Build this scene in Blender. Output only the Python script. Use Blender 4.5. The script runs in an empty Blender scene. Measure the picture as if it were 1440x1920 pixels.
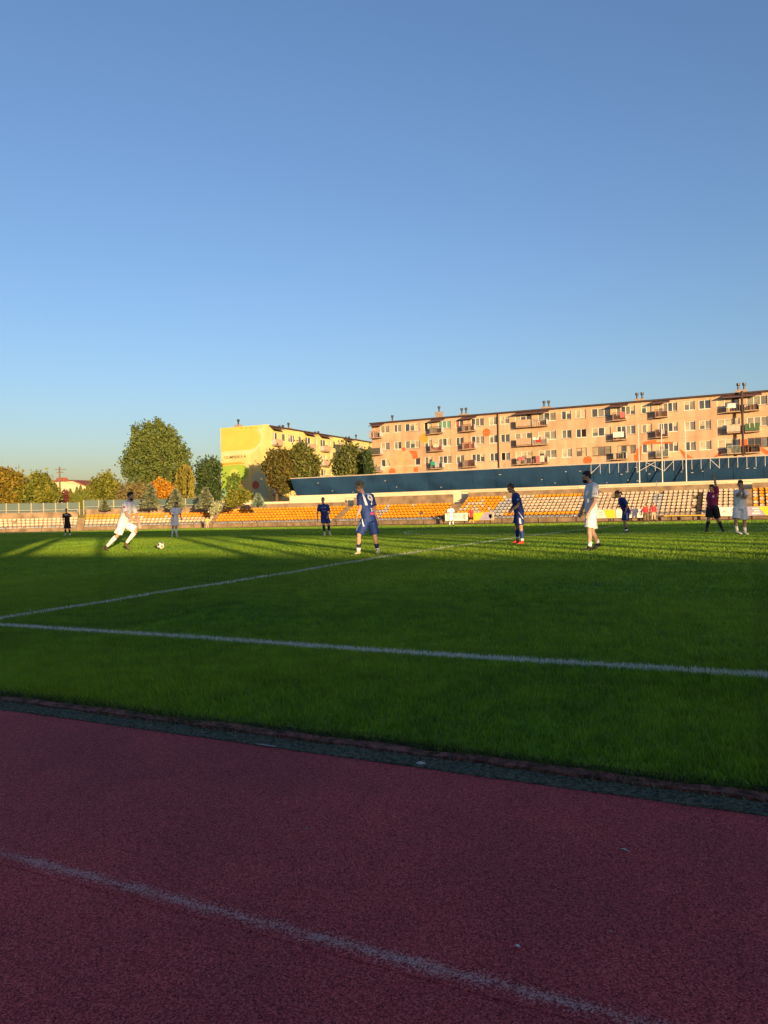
import bpy, bmesh, math, random
import numpy as np
from mathutils import Vector, Matrix, noise
from mathutils.bvhtree import BVHTree

random.seed(7); RNG = np.random.default_rng(7)
SC = bpy.context.scene; COL = SC.collection
R = math.radians

# ------------------------------------------------------------------ camera
F = 1407.0; YAW = R(26.06); ROLL = R(1.352); PITCH = R(0.04); CAMH = 1.08
cam_d = bpy.data.cameras.new('camera'); cam = bpy.data.objects.new('camera', cam_d); COL.objects.link(cam)
r0 = Vector((math.cos(YAW), math.sin(YAW), 0)); f0 = Vector((-math.sin(YAW)*math.cos(PITCH), math.cos(YAW)*math.cos(PITCH), math.sin(PITCH)))
u0 = r0.cross(f0)
cu = u0*math.cos(ROLL) + r0*math.sin(ROLL); cr = r0*math.cos(ROLL) - u0*math.sin(ROLL)
C0 = Vector((0, 0, CAMH))
cam.matrix_world = Matrix((( cr.x, cu.x, -f0.x, 0), (cr.y, cu.y, -f0.y, 0), (cr.z, cu.z, -f0.z, CAMH), (0, 0, 0, 1)))
cam_d.sensor_fit = 'HORIZONTAL'; cam_d.sensor_width = 36; cam_d.lens = F/1440*36
cam_d.clip_start = 0.05; cam_d.clip_end = 6000
SC.camera = cam

# ------------------------------------------------------------------ sky and sun
SUN_EL = R(4.3); SUN_AZ = R(46.4)          # azimuth measured from -Y towards +X
world = bpy.data.worlds.new('World'); SC.world = world; world.use_nodes = True
wn = world.node_tree.nodes; wl = world.node_tree.links
sky = wn.new('ShaderNodeTexSky'); sky.sky_type = 'NISHITA'; sky.sun_disc = False
sky.sun_elevation = SUN_EL; sky.sun_rotation = math.pi - SUN_AZ
sky.air_density = 1.05; sky.dust_density = 1.4; sky.ozone_density = 2.65; sky.altitude = 100
wb = wn.new('ShaderNodeMix'); wb.data_type = 'RGBA'; wb.blend_type = 'MULTIPLY'; wb.inputs[0].default_value = 1; wb.inputs[7].default_value = (.98, .89, .99, 1)   # even white balance of the whole sky
wl.new(sky.outputs[0], wb.inputs[6]); wl.new(wb.outputs[2], wn['Background'].inputs[0]); wn['Background'].inputs[1].default_value = 0.15
sun_d = bpy.data.lights.new('sun', 'SUN'); sun = bpy.data.objects.new('sun', sun_d); COL.objects.link(sun)
sun_d.energy = 4.0; sun_d.angle = R(0.53); sun_d.color = (1.0, 0.67, 0.33)
SUND = Vector((math.sin(SUN_AZ)*math.cos(SUN_EL), -math.cos(SUN_AZ)*math.cos(SUN_EL), math.sin(SUN_EL)))
sun.rotation_euler = SUND.to_track_quat('Z', 'Y').to_euler(); sun.location = SUND*60
SC.view_settings.view_transform = 'Standard'; SC.view_settings.look = 'None'; SC.view_settings.gamma = 1
SC.view_settings.use_curve_mapping = False; SC.view_settings.exposure = 1.2
SC.render.engine = 'CYCLES'; SC.cycles.use_denoising = True; SC.cycles.denoiser = 'OPENIMAGEDENOISE'; SC.cycles.denoising_input_passes = 'RGB_ALBEDO_NORMAL'; SC.cycles.denoising_prefilter = 'NONE'; SC.cycles.max_bounces = 5
SC.cycles.transparent_max_bounces = 6

# ------------------------------------------------------------------ small maths
def at(px, D, py=None):
    """World point seen at column px and depth D (on the eye-level plane unless py is given)."""
    x = (px-720)/F*D
    if py is None:
        p = C0 + r0*x + f0*D; return p
    return C0 + cr*x + cu*((960-py)/F*D) + f0*D
def proj(p):
    d = Vector(p)-C0; D = d.dot(f0)
    return 720+F*d.dot(cr)/D, 960-F*d.dot(cu)/D, D
def on_y(px, py, Y):
    d = f0 + cr*((px-720)/F) + cu*((960-py)/F)
    return C0 + d*(Y/d.y)
def on_x(px, py, X):
    d = f0 + cr*((px-720)/F) + cu*((960-py)/F)
    return C0 + d*(X/d.x)
GZ = [(-1e5, 0), (5, 0), (10, .03), (16, .07), (24, .07), (32, .03), (45, -.08), (60, -.25), (72, -.38), (84, -.42), (1e5, -.42)]
def gz(y):
    for (a, za), (b, zb) in zip(GZ, GZ[1:]):
        if y <= b:
            t = (y-a)/(b-a); t = t*t*(3-2*t) if abs(b-a) < 1e4 else 0 if za == zb else t
            return za+(zb-za)*t
    return GZ[-1][1]
def ground(px, D):
    p = at(px, D); return Vector((p.x, p.y, gz(p.y)))

# ------------------------------------------------------------------ objects
LOC = {}
def tag(o, label=None, cat=None, group=None, kind=None):
    if label: o['label'] = label
    if cat: o['category'] = cat
    if group: o['group'] = group
    if kind: o['kind'] = kind
    return o
def thing(name, loc, label, cat, group=None):
    o = bpy.data.objects.new(name, None); COL.objects.link(o); o.location = loc; o.empty_display_size = .3
    return tag(o, label, cat, group)
def root_loc(o):
    while o.parent: o = o.parent
    return Vector(o.location)
class MB:
    def __init__(s): s.v = []; s.f = []; s.m = []
    def add(s, vs, fs, m=0):
        b = len(s.v); s.v += [tuple(v) for v in vs]
        for f in fs: s.f.append([b+i for i in f]); s.m.append(m)
        return s
    def quad(s, a, b, c, d, m=0): return s.add([a, b, c, d], [(0, 1, 2, 3)], m)
    def poly(s, pts, m=0): return s.add(pts, [tuple(range(len(pts)))], m)
    def box(s, x0, x1, y0, y1, z0, z1, m=0):
        return s.add([(x0, y0, z0), (x1, y0, z0), (x1, y1, z0), (x0, y1, z0), (x0, y0, z1), (x1, y0, z1), (x1, y1, z1), (x0, y1, z1)],
                     [(3, 2, 1, 0), (4, 5, 6, 7), (0, 1, 5, 4), (1, 2, 6, 5), (2, 3, 7, 6), (3, 0, 4, 7)], m)
    def obox(s, o, ax, ay, az, m=0):
        """box from corner/edge vectors: o is one corner"""
        o, ax, ay, az = map(Vector, (o, ax, ay, az))
        vs = [o, o+ax, o+ax+ay, o+ay, o+az, o+ax+az, o+ax+ay+az, o+ay+az]
        fs = [(3, 2, 1, 0), (4, 5, 6, 7), (0, 1, 5, 4), (1, 2, 6, 5), (2, 3, 7, 6), (3, 0, 4, 7)]
        if ax.cross(ay).dot(az) < 0: fs = [tuple(reversed(f)) for f in fs]
        return s.add(vs, fs, m)
    def tube(s, pts, rad, n=6, m=0, caps=True):
        pts = [Vector(p) for p in pts]; k = len(pts)
        if not isinstance(rad, (list, tuple)): rad = [rad]*k
        b = len(s.v); ref = None
        for i, p in enumerate(pts):
            t = (pts[min(i+1, k-1)]-pts[max(i-1, 0)]).normalized()
            if ref is None: ref = t.orthogonal().normalized()
            u = (ref - t*ref.dot(t)).normalized(); w = t.cross(u); ref = u
            for j in range(n):
                a = 2*math.pi*j/n; s.v.append(tuple(p + (u*math.cos(a)+w*math.sin(a))*rad[i]))
        for i in range(k-1):
            for j in range(n):
                j2 = (j+1) % n
                s.f.append([b+i*n+j, b+i*n+j2, b+(i+1)*n+j2, b+(i+1)*n+j]); s.m.append(m)
        if caps:
            s.f.append([b+j for j in reversed(range(n))]); s.m.append(m)
            s.f.append([b+(k-1)*n+j for j in range(n)]); s.m.append(m)
        return s
    def etube(s, pts, rad, side, n=14, m=0):
        """elliptical tube: rad = [(across, through)], side = across direction(s)"""
        pts = [Vector(p) for p in pts]; k = len(pts); b = len(s.v)
        for i, p in enumerate(pts):
            t = (pts[min(i+1, k-1)]-pts[max(i-1, 0)]).normalized()
            sd = side[i] if isinstance(side, list) else side
            u = (sd - t*sd.dot(t)).normalized(); w = t.cross(u)
            for j in range(n):
                a = 2*math.pi*j/n; s.v.append(tuple(p+u*(math.cos(a)*rad[i][0])+w*(math.sin(a)*rad[i][1])))
        for i in range(k-1):
            for j in range(n):
                j2 = (j+1) % n
                s.f.append([b+i*n+j, b+i*n+j2, b+(i+1)*n+j2, b+(i+1)*n+j]); s.m.append(m)
        s.f.append([b+j for j in reversed(range(n))]); s.m.append(m)
        s.f.append([b+(k-1)*n+j for j in range(n)]); s.m.append(m)
        return s
    def ell(s, c, rx, ry, rz, ax=None, n=12, h=8, m=0):
        """ellipsoid, ax = (x axis, y axis, z axis)"""
        c = Vector(c); X, Y, Z = ax if ax else (Vector((1, 0, 0)), Vector((0, 1, 0)), Vector((0, 0, 1)))
        vs = [c-Z*rz]; fs = []
        for i in range(1, h):
            ph = math.pi*i/h
            for j in range(n):
                a = 2*math.pi*j/n
                vs.append(c + X*(rx*math.sin(ph)*math.cos(a)) + Y*(ry*math.sin(ph)*math.sin(a)) - Z*(rz*math.cos(ph)))
        vs.append(c+Z*rz); e = len(vs)-1
        for j in range(n):
            j2 = (j+1) % n
            fs.append((0, 1+j2, 1+j)); fs.append((e, 1+(h-2)*n+j, 1+(h-2)*n+j2))
            for i in range(h-2):
                fs.append((1+i*n+j, 1+i*n+j2, 1+(i+1)*n+j2, 1+(i+1)*n+j))
        return s.add(vs, fs, m)
    def mesh(s, name, mats, off=(0, 0, 0), smooth=False):
        me = bpy.data.meshes.new(name)
        o = Vector(off); me.from_pydata([(v[0]-o.x, v[1]-o.y, v[2]-o.z) for v in s.v], [], s.f)
        for m in (mats if isinstance(mats, (list, tuple)) else [mats]): me.materials.append(m)
        if any(s.m): me.polygons.foreach_set('material_index', s.m)
        if smooth: me.polygons.foreach_set('use_smooth', [True]*len(s.f))
        me.update(); return me
    def build(s, name, mats, parent=None, smooth=False):
        off = root_loc(parent) if parent else (0, 0, 0)
        o = bpy.data.objects.new(name, s.mesh(name, mats, off, smooth)); COL.objects.link(o)
        if parent: o.parent = parent
        return o
    def single(s, name, mats, loc, label, cat, group=None, smooth=False):
        """a thing that is one mesh, with its origin at its base"""
        o = bpy.data.objects.new(name, s.mesh(name, mats, loc, smooth)); COL.objects.link(o); o.location = loc
        return tag(o, label, cat, group)

# ------------------------------------------------------------------ materials
def nt(m): return m.node_tree.nodes, m.node_tree.links
def mat(name, col, rough=.8, var=.12, scale=3.0, bump=0.0, bscale=40.0, spec=.3, metal=0, col2=None, detail=4.0, trans=0, streak=0):
    m = bpy.data.materials.new(name); m.use_nodes = True; n, l = nt(m); b = n['Principled BSDF']
    b.inputs['Roughness'].default_value = rough; b.inputs['Metallic'].default_value = metal
    b.inputs['Specular IOR Level'].default_value = spec
    geo = n.new('ShaderNodeNewGeometry')
    if var > 0 or col2:
        no = n.new('ShaderNodeTexNoise'); no.inputs['Scale'].default_value = scale; no.inputs['Detail'].default_value = detail
        l.new(geo.outputs['Position'], no.inputs['Vector'])
        cr_ = n.new('ShaderNodeValToRGB'); l.new(no.outputs['Fac'], cr_.inputs[0])
        c2 = col2 if col2 else tuple(min(1, c*(1+var)) for c in col)
        c1 = col if col2 else tuple(c*(1-var) for c in col)
        cr_.color_ramp.elements[0].position = .35; cr_.color_ramp.elements[1].position = .65
        cr_.color_ramp.elements[0].color = (*c1, 1); cr_.color_ramp.elements[1].color = (*c2, 1)
        if streak:   # rain streaks and patched panels: noise stretched down the wall
            vm = n.new('ShaderNodeVectorMath'); vm.operation = 'MULTIPLY'; vm.inputs[1].default_value = (1.6, 1.6, .22); l.new(geo.outputs['Position'], vm.inputs[0])
            n2 = n.new('ShaderNodeTexNoise'); n2.inputs['Scale'].default_value = 1.0; n2.inputs['Detail'].default_value = 6; l.new(vm.outputs[0], n2.inputs['Vector'])
            r2 = n.new('ShaderNodeMapRange'); r2.inputs[1].default_value = .35; r2.inputs[2].default_value = .68; r2.inputs[3].default_value = 1-streak; r2.inputs[4].default_value = 1.08; l.new(n2.outputs['Fac'], r2.inputs[0])
            mm = n.new('ShaderNodeVectorMath'); mm.operation = 'SCALE'; l.new(cr_.outputs[0], mm.inputs[0]); l.new(r2.outputs[0], mm.inputs['Scale']); l.new(mm.outputs[0], b.inputs['Base Color'])
        else: l.new(cr_.outputs[0], b.inputs['Base Color'])
    else: b.inputs['Base Color'].default_value = (*col, 1)
    if bump > 0:
        nb = n.new('ShaderNodeTexNoise'); nb.inputs['Scale'].default_value = bscale; nb.inputs['Detail'].default_value = 3
        l.new(geo.outputs['Position'], nb.inputs['Vector'])
        bu = n.new('ShaderNodeBump'); bu.inputs['Strength'].default_value = bump; bu.inputs['Distance'].default_value = .02
        l.new(nb.outputs['Fac'], bu.inputs['Height']); l.new(bu.outputs[0], b.inputs['Normal'])
    if trans: b.inputs['Transmission Weight'].default_value = trans
    return m
_M = {}
def M(name, *a, **k):
    if name not in _M: _M[name] = mat(name, *a, **k)
    return _M[name]

TOUCH_Y = 5.2; HALF_X = -7.4; CIRC = (-7.4, 38.2, 9.15)
def math_node(n, l, op, a, b=None):
    x = n.new('ShaderNodeMath'); x.operation = op
    for i, v in enumerate((a, b)):
        if v is None: continue
        if isinstance(v, (int, float)): x.inputs[i].default_value = v
        else: l.new(v, x.inputs[i])
    return x.outputs[0]
def grass_mat(name, blades, c_dark, c_lite):
    m = bpy.data.materials.new(name); m.use_nodes = True; n, l = nt(m); b = n['Principled BSDF']; out = n['Material Output']
    geo = n.new('ShaderNodeNewGeometry'); sep = n.new('ShaderNodeSeparateXYZ'); l.new(geo.outputs['Position'], sep.inputs[0])
    X, Y = sep.outputs[0], sep.outputs[1]
    def nz(s, d=3):
        t = n.new('ShaderNodeTexNoise'); t.inputs['Scale'].default_value = s; t.inputs['Detail'].default_value = d
        l.new(geo.outputs['Position'], t.inputs['Vector']); return t.outputs['Fac']
    def mix(f, a, c):
        x = n.new('ShaderNodeMix'); x.data_type = 'RGBA'; l.new(f, x.inputs[0]) if not isinstance(f, float) else setattr(x.inputs[0], 'default_value', f)
        for i, v in ((6, a), (7, c)):
            if isinstance(v, tuple): x.inputs[i].default_value = (*v, 1)
            else: l.new(v, x.inputs[i])
        return x.outputs[2]
    def ramp(v, a, c):
        r = n.new('ShaderNodeMapRange'); r.inputs[1].default_value = a; r.inputs[2].default_value = c; l.new(v, r.inputs[0]); return r.outputs[0]
    if blades:
        an = n.new('ShaderNodeAttribute'); an.attribute_name = 'tint'; fine = an.outputs['Fac']
    else: fine = ramp(nz(30, 2), .3, .7)
    mid = ramp(nz(3.1, 5), .38, .62); big = ramp(nz(.22, 3), .35, .65)
    clump = ramp(nz(10, 3), .36, .64)
    f1 = math_node(n, l, 'ADD', math_node(n, l, 'ADD', math_node(n, l, 'MULTIPLY', fine, .46), math_node(n, l, 'MULTIPLY', clump, .30)), math_node(n, l, 'MULTIPLY', mid, .26))
    # mown stripes across the pitch, very faint
    stripe = math_node(n, l, 'GREATER_THAN', math_node(n, l, 'SINE', math_node(n, l, 'MULTIPLY', X, .57)), 0.0)
    c = mix(f1, c_dark, c_lite)
    c = mix(math_node(n, l, 'MULTIPLY', big, .45), c, tuple(v*w for v, w in zip(c_lite, (1.5, 1.1, .8))))
    c = mix(math_node(n, l, 'MULTIPLY', stripe, .14), c, tuple(v*.6 for v in c_dark))
    # painted lines
    wob = math_node(n, l, 'MULTIPLY', math_node(n, l, 'SUBTRACT', nz(14, 3), .5), .05)
    def band(v, w): return math_node(n, l, 'LESS_THAN', math_node(n, l, 'ADD', math_node(n, l, 'ABSOLUTE', v), wob), w)
    t1 = band(math_node(n, l, 'SUBTRACT', Y, TOUCH_Y), .058)
    t2 = math_node(n, l, 'MULTIPLY', band(math_node(n, l, 'SUBTRACT', X, HALF_X), .058), math_node(n, l, 'GREATER_THAN', Y, TOUCH_Y))
    dx = math_node(n, l, 'SUBTRACT', X, CIRC[0]); dy = math_node(n, l, 'SUBTRACT', Y, CIRC[1])
    rr = math_node(n, l, 'SQRT', math_node(n, l, 'ADD', math_node(n, l, 'MULTIPLY', dx, dx), math_node(n, l, 'MULTIPLY', dy, dy)))
    t3 = band(math_node(n, l, 'SUBTRACT', rr, CIRC[2]), .07)
    t = math_node(n, l, 'MAXIMUM', math_node(n, l, 'MAXIMUM', t1, t2), t3)
    t = math_node(n, l, 'MULTIPLY', t, ramp(nz(70, 2), .28, .48))
    c = mix(t, c, (.66, .66, .60))
    l.new(c, b.inputs['Base Color']); b.inputs['Roughness'].default_value = .42; b.inputs['Specular IOR Level'].default_value = .3 if blades else .1
    if blades:
        tr = n.new('ShaderNodeBsdfTranslucent'); l.new(c, tr.inputs[0]); mx = n.new('ShaderNodeMixShader'); mx.inputs[0].default_value = .3
        l.new(b.outputs[0], mx.inputs[1]); l.new(tr.outputs[0], mx.inputs[2]); l.new(mx.outputs[0], out.inputs[0])
    else:
        bu = n.new('ShaderNodeBump'); bu.inputs['Strength'].default_value = .8; bu.inputs['Distance'].default_value = .04
        l.new(nz(35, 3), bu.inputs['Height']); l.new(bu.outputs[0], b.inputs['Normal'])
    return m
G_DARK, G_LITE = (.018, .105, .006), (.255, .455, .026)
m_grass = grass_mat('grass_ground', False, tuple(v*.85 for v in G_DARK), tuple(v*.85 for v in G_LITE))
m_blade = grass_mat('grass_blades', True, G_DARK, G_LITE)

def track_mat(name, worn=0.0):
    m = bpy.data.materials.new(name); m.use_nodes = True; n, l = nt(m); b = n['Principled BSDF']
    geo = n.new('ShaderNodeNewGeometry')
    def nz(s, d=3, r=.5):
        t = n.new('ShaderNodeTexNoise'); t.inputs['Scale'].default_value = s; t.inputs['Detail'].default_value = d; t.inputs['Roughness'].default_value = r
        l.new(geo.outputs['Position'], t.inputs['Vector']); return t.outputs['Fac']
    vo = n.new('ShaderNodeTexVoronoi'); vo.inputs['Scale'].default_value = 240; l.new(geo.outputs['Position'], vo.inputs['Vector'])
    def ramp(v, stops):
        r = n.new('ShaderNodeValToRGB'); e = r.color_ramp.elements
        for i, (p, c) in enumerate(stops):
            x = e[i] if i < 2 else e.new(p); x.position = p; x.color = (*c, 1)
        l.new(v, r.inputs[0]); return r.outputs[0]
    gran = ramp(vo.outputs['Color'], [(.1, (.16, .018, .024)), (.95, (.86, .17, .155)), (.55, (.56, .072, .076))])
    blot = ramp(nz(2.2, 5, .6), [(.3, (.74, .76, .80)), (.7, (1.05, .98, .96))])
    mu = n.new('ShaderNodeMix'); mu.data_type = 'RGBA'; mu.blend_type = 'MULTIPLY'; mu.inputs[0].default_value = 1
    l.new(gran, mu.inputs[6]); l.new(blot, mu.inputs[7]); c = mu.outputs[2]
    bl2 = ramp(nz(.5, 3, .5), [(.35, (.8, .8, .85)), (.65, (1.05, 1.0, 1.0))])
    mv = n.new('ShaderNodeMix'); mv.data_type = 'RGBA'; mv.blend_type = 'MULTIPLY'; mv.inputs[0].default_value = 1
    l.new(c, mv.inputs[6]); l.new(bl2, mv.inputs[7]); c = mv.outputs[2]
    if worn:
        # paint left on the granules' tops only; the edge of the band frays
        sep = n.new('ShaderNodeSeparateXYZ'); l.new(geo.outputs['Position'], sep.inputs[0])
        dist = math_node(n, l, 'ABSOLUTE', math_node(n, l, 'SUBTRACT', sep.outputs[1], LANE_Y))
        edge = math_node(n, l, 'MULTIPLY', dist, -13.0)
        sepc = n.new('ShaderNodeSeparateColor'); l.new(vo.outputs['Color'], sepc.inputs[0])
        k = math_node(n, l, 'ADD', math_node(n, l, 'ADD', math_node(n, l, 'MULTIPLY', sepc.outputs[1], .55), math_node(n, l, 'MULTIPLY', nz(9, 5, .7), 1.0)), edge)
        mr = n.new('ShaderNodeMapRange'); mr.inputs[1].default_value = .48; mr.inputs[2].default_value = 1.2; l.new(k, mr.inputs[0])
        mw = n.new('ShaderNodeMix'); mw.data_type = 'RGBA'; l.new(mr.outputs[0], mw.inputs[0]); l.new(c, mw.inputs[6]); mw.inputs[7].default_value = (.62, .42, .38, 1)
        c = mw.outputs[2]
    l.new(c, b.inputs['Base Color']); b.inputs['Roughness'].default_value = .85; b.inputs['Specular IOR Level'].default_value = .2
    bu = n.new('ShaderNodeBump'); bu.inputs['Strength'].default_value = .9; bu.inputs['Distance'].default_value = .004
    l.new(vo.outputs['Distance'], bu.inputs['Height']); l.new(bu.outputs[0], b.inputs['Normal'])
    return m
LANE_Y = 1.631
m_track = track_mat('track_rubber'); m_lane = track_mat('worn_lane_paint', 1.0)
# ------------------------------------------------------------------ ground, pitch, track
BX, BY, RIN, ROUT, RST = 42.2, 39.5, 36.4, 43.9, 44.5   # straights are 84.4 m, stand front at 44.5 m
CXM = HALF_X
def structure(o): o['kind'] = 'structure'; return o
YS = sorted(set([-400, -60, -14] + [y for y in range(-4, 100, 2)] + [140, 300, 1500, 4000]))
mb = MB()
for y0, y1 in zip(YS, YS[1:]):
    for x0, x1 in ((-4000, -200), (-200, 0), (0, 200), (200, 4000)):
        mb.quad((x0, y0, gz(y0)-.06), (x1, y0, gz(y0)-.06), (x1, y1, gz(y1)-.06), (x0, y1, gz(y1)-.06))
structure(mb.build('ground', mat('dry_soil', (.17, .125, .075), .95, .3, .6, .4, 20)))
def oval_x(y, rad):
    d = abs(y-BY); return BX + math.sqrt(max(0, rad*rad-d*d)) if d < rad else BX
mb = MB(); ys = [3.15] + [3.5+i*.75 for i in range(97)] + [BY+RIN-.05]
for y0, y1 in zip(ys, ys[1:]):
    a0, a1 = oval_x(y0, RIN), oval_x(y1, RIN)
    for s0, s1 in ((-1, -.5), (-.5, 0), (0, .5), (.5, 1)):
        mb.quad((CXM+s0*a0, y0, gz(y0)), (CXM+s1*a0, y0, gz(y0)), (CXM+s1*a1, y1, gz(y1)), (CXM+s0*a1, y1, gz(y1)))
structure(mb.build('grass_pitch', m_grass))
# running track ring
def oval_pt(t, rad, n=40):
    """t in 0..4: near straight (right to left), left bend, far straight, right bend"""
    k = int(t) % 4; u = t-int(t)
    if k == 0: return (CXM+BX-2*BX*u, BY-rad)
    if k == 1: a = math.pi*u; return (CXM-BX-rad*math.sin(a), BY-rad*math.cos(a))
    if k == 2: return (CXM-BX+2*BX*u, BY+rad)
    a = math.pi*u; return (CXM+BX+rad*math.sin(a), BY+rad*math.cos(a))
TS = [i/30 for i in range(121)]
NEAR_IN = BY-2.885   # inner edge of the rubber on the near straight
mb = MB()
rads = [NEAR_IN, 38.6, 41, 43.9]
for t0, t1 in zip(TS, TS[1:]):
    for ra, rb in zip(rads, rads[1:]):
        p = [oval_pt(t0 % 4, ra), oval_pt(t0 % 4, rb), oval_pt(t1 % 4, rb), oval_pt(t1 % 4, ra)]
        mb.quad(*[(x, y, gz(y)+.004) for x, y in p])
structure(mb.build('running_track', m_track))
# tarmac in front of the added stand, behind the camera
structure(MB().quad((-80, -60, .0), (90, -60, .0), (90, BY-43.9-.002, .0), (-80, BY-43.9-.002, .0)).build('paved_apron', mat('apron_paving', (.16, .15, .14), .9, .2, 1, .3, 30)))
# painted marks as sheets of their own
mb = MB(); xs = [-60+i*2 for i in range(54)]
for x0, x1 in zip(xs, xs[1:]):
    mb.quad((x0, LANE_Y-.05, .003), (x1, LANE_Y-.05, .003), (x1, LANE_Y-.05, .0052), (x0, LANE_Y-.05, .0052)); mb.quad((x0, LANE_Y-.05, .0052), (x1, LANE_Y-.05, .0052), (x1, LANE_Y+.05, .0052), (x0, LANE_Y+.05, .0052))
structure(mb.build('lane_line', m_lane))
m_line = mat('line_paint', (.66, .64, .54), .8, .2, 30)
mb = MB()
mb.quad((-60, TOUCH_Y-.05, .006), (45, TOUCH_Y-.05, .006), (45, TOUCH_Y+.05, .006), (-60, TOUCH_Y+.05, .006))
structure(mb.build('touchline', m_line))
mb = MB(); ys = [TOUCH_Y+.05+i*1.0 for i in range(68)]
for y0, y1 in zip(ys, ys[1:]):
    mb.quad((HALF_X-.05, y0, gz(y0)+.006), (HALF_X+.05, y0, gz(y0)+.006), (HALF_X+.05, y1, gz(y1)+.006), (HALF_X-.05, y1, gz(y1)+.006))
structure(mb.build('halfway_line', m_line))
mb = MB()
for i in range(72):
    a, b = 2*math.pi*i/72, 2*math.pi*(i+1)/72
    q = [(CIRC[0]+r*math.cos(t), CIRC[1]+r*math.sin(t)) for r, t in ((9.1, a), (9.2, a), (9.2, b), (9.1, b))]
    mb.quad(*[(x, y, gz(y)+.009) for x, y in q])
structure(mb.build('centre_circle', m_line))

# kerb between track and grass: mossy gutter, dark joint, reddish edging
m_moss = mat('mossy_gutter', (.022, .032, .018), .95, .5, 60, 1.0, 150, col2=(.15, .16, .105))
m_edge = mat('reddish_edging', (.075, .03, .022), .95, .5, 22, 1.0, 60, col2=(.30, .115, .09))
m_soil = mat('dark_soil', (.03, .028, .018), 1, .4, 20, .8, 60)
mb = MB(); random.seed(3)
xs = [-45+i*.12 for i in range(600)]
def jag(x, s, k): return noise.noise(Vector((x*s, k, 0)))
for x0, x1 in zip(xs, xs[1:]):
    e = lambda x: 2.886+.014*jag(x, 1.7, 1)+.016*jag(x, 9, 2)+.01*jag(x, 31, 3)
    g = lambda x: 3.022+.016*jag(x, 1.1, 5)+.006*jag(x, 7, 6)
    h = lambda x, k: .008+.010*max(0, jag(x, 5, 7+k))
    mb.quad((x0, e(x0), .005), (x1, e(x1), .005), (x1, e(x1)+.01, h(x1, 1)), (x0, e(x0)+.01, h(x0, 1)))
    mb.quad((x0, e(x0)+.01, h(x0, 1)), (x1, e(x1)+.01, h(x1, 1)), (x1, 2.955, h(x1, 2)-.004), (x0, 2.955, h(x0, 2)-.004))
    mb.quad((x0, 2.955, h(x0, 2)-.004), (x1, 2.955, h(x1, 2)-.004), (x1, g(x1), h(x1, 3)-.004), (x0, g(x0), h(x0, 3)-.004))
    mb.quad((x0, g(x0), h(x0, 3)-.004), (x1, g(x1), h(x1, 3)-.004), (x1, g(x1)+.004, -.03), (x0, g(x0)+.004, -.03))
structure(mb.build('mossy_gutter', m_moss, smooth=True))
mb = MB()
for x0, x1 in zip(xs, xs[1:]):
    g = lambda x: 3.034+.016*jag(x, 1.1, 5)+.006*jag(x, 7, 6)
    k = lambda x: 3.088+.026*jag(x, 2.2, 9)+.022*jag(x, 11, 4)+.015*jag(x, 29, 14)
    t = lambda x: .012+.013*jag(x, 2.6, 11)+.010*jag(x, 13, 12)+.006*jag(x, 37, 15)
    mb.quad((x0, g(x0), -.04), (x1, g(x1), -.04), (x1, g(x1), t(x1)), (x0, g(x0), t(x0)))
    mb.quad((x0, g(x0), t(x0)), (x1, g(x1), t(x1)), (x1, k(x1), t(x1)+.006), (x0, k(x0), t(x0)+.006))
    mb.quad((x0, k(x0), t(x0)+.006), (x1, k(x1), t(x1)+.006), (x1, k(x1)+.015, -.01), (x0, k(x0)+.015, -.01), 0)
structure(mb.build('track_edging', m_edge, smooth=True))
structure(MB().quad((-45, 3.04, -.003), (27, 3.04, -.003), (27, 3.2, .003), (-45, 3.2, .003)).build('soil_strip', m_soil))
# worn remains of the white edge paint
m_frag = mat('old_white_paint', (.30, .30, .27), .9, .5, 60)
mb = MB()
for px, py, ln in ((488, 1402, .12),):
    d = f0+cr*((px-720)/F)+cu*((960-py)/F); t = (.012-CAMH)/d.z; p = C0+d*t
    n = 7
    for i in range(n):
        x0, x1 = p.x-ln/2+ln*i/n, p.x-ln/2+ln*(i+1)/n
        w0, w1 = .005*(1-abs(2*i/n-1))+.002, .005*(1-abs(2*(i+1)/n-1))+.002
        mb.quad((x0, 2.884-w0, .0105), (x1, 2.884-w1, .0105), (x1, 2.884+w1, .0125), (x0, 2.884+w0, .0125))
structure(mb.build('edge_paint', m_frag))

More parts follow.
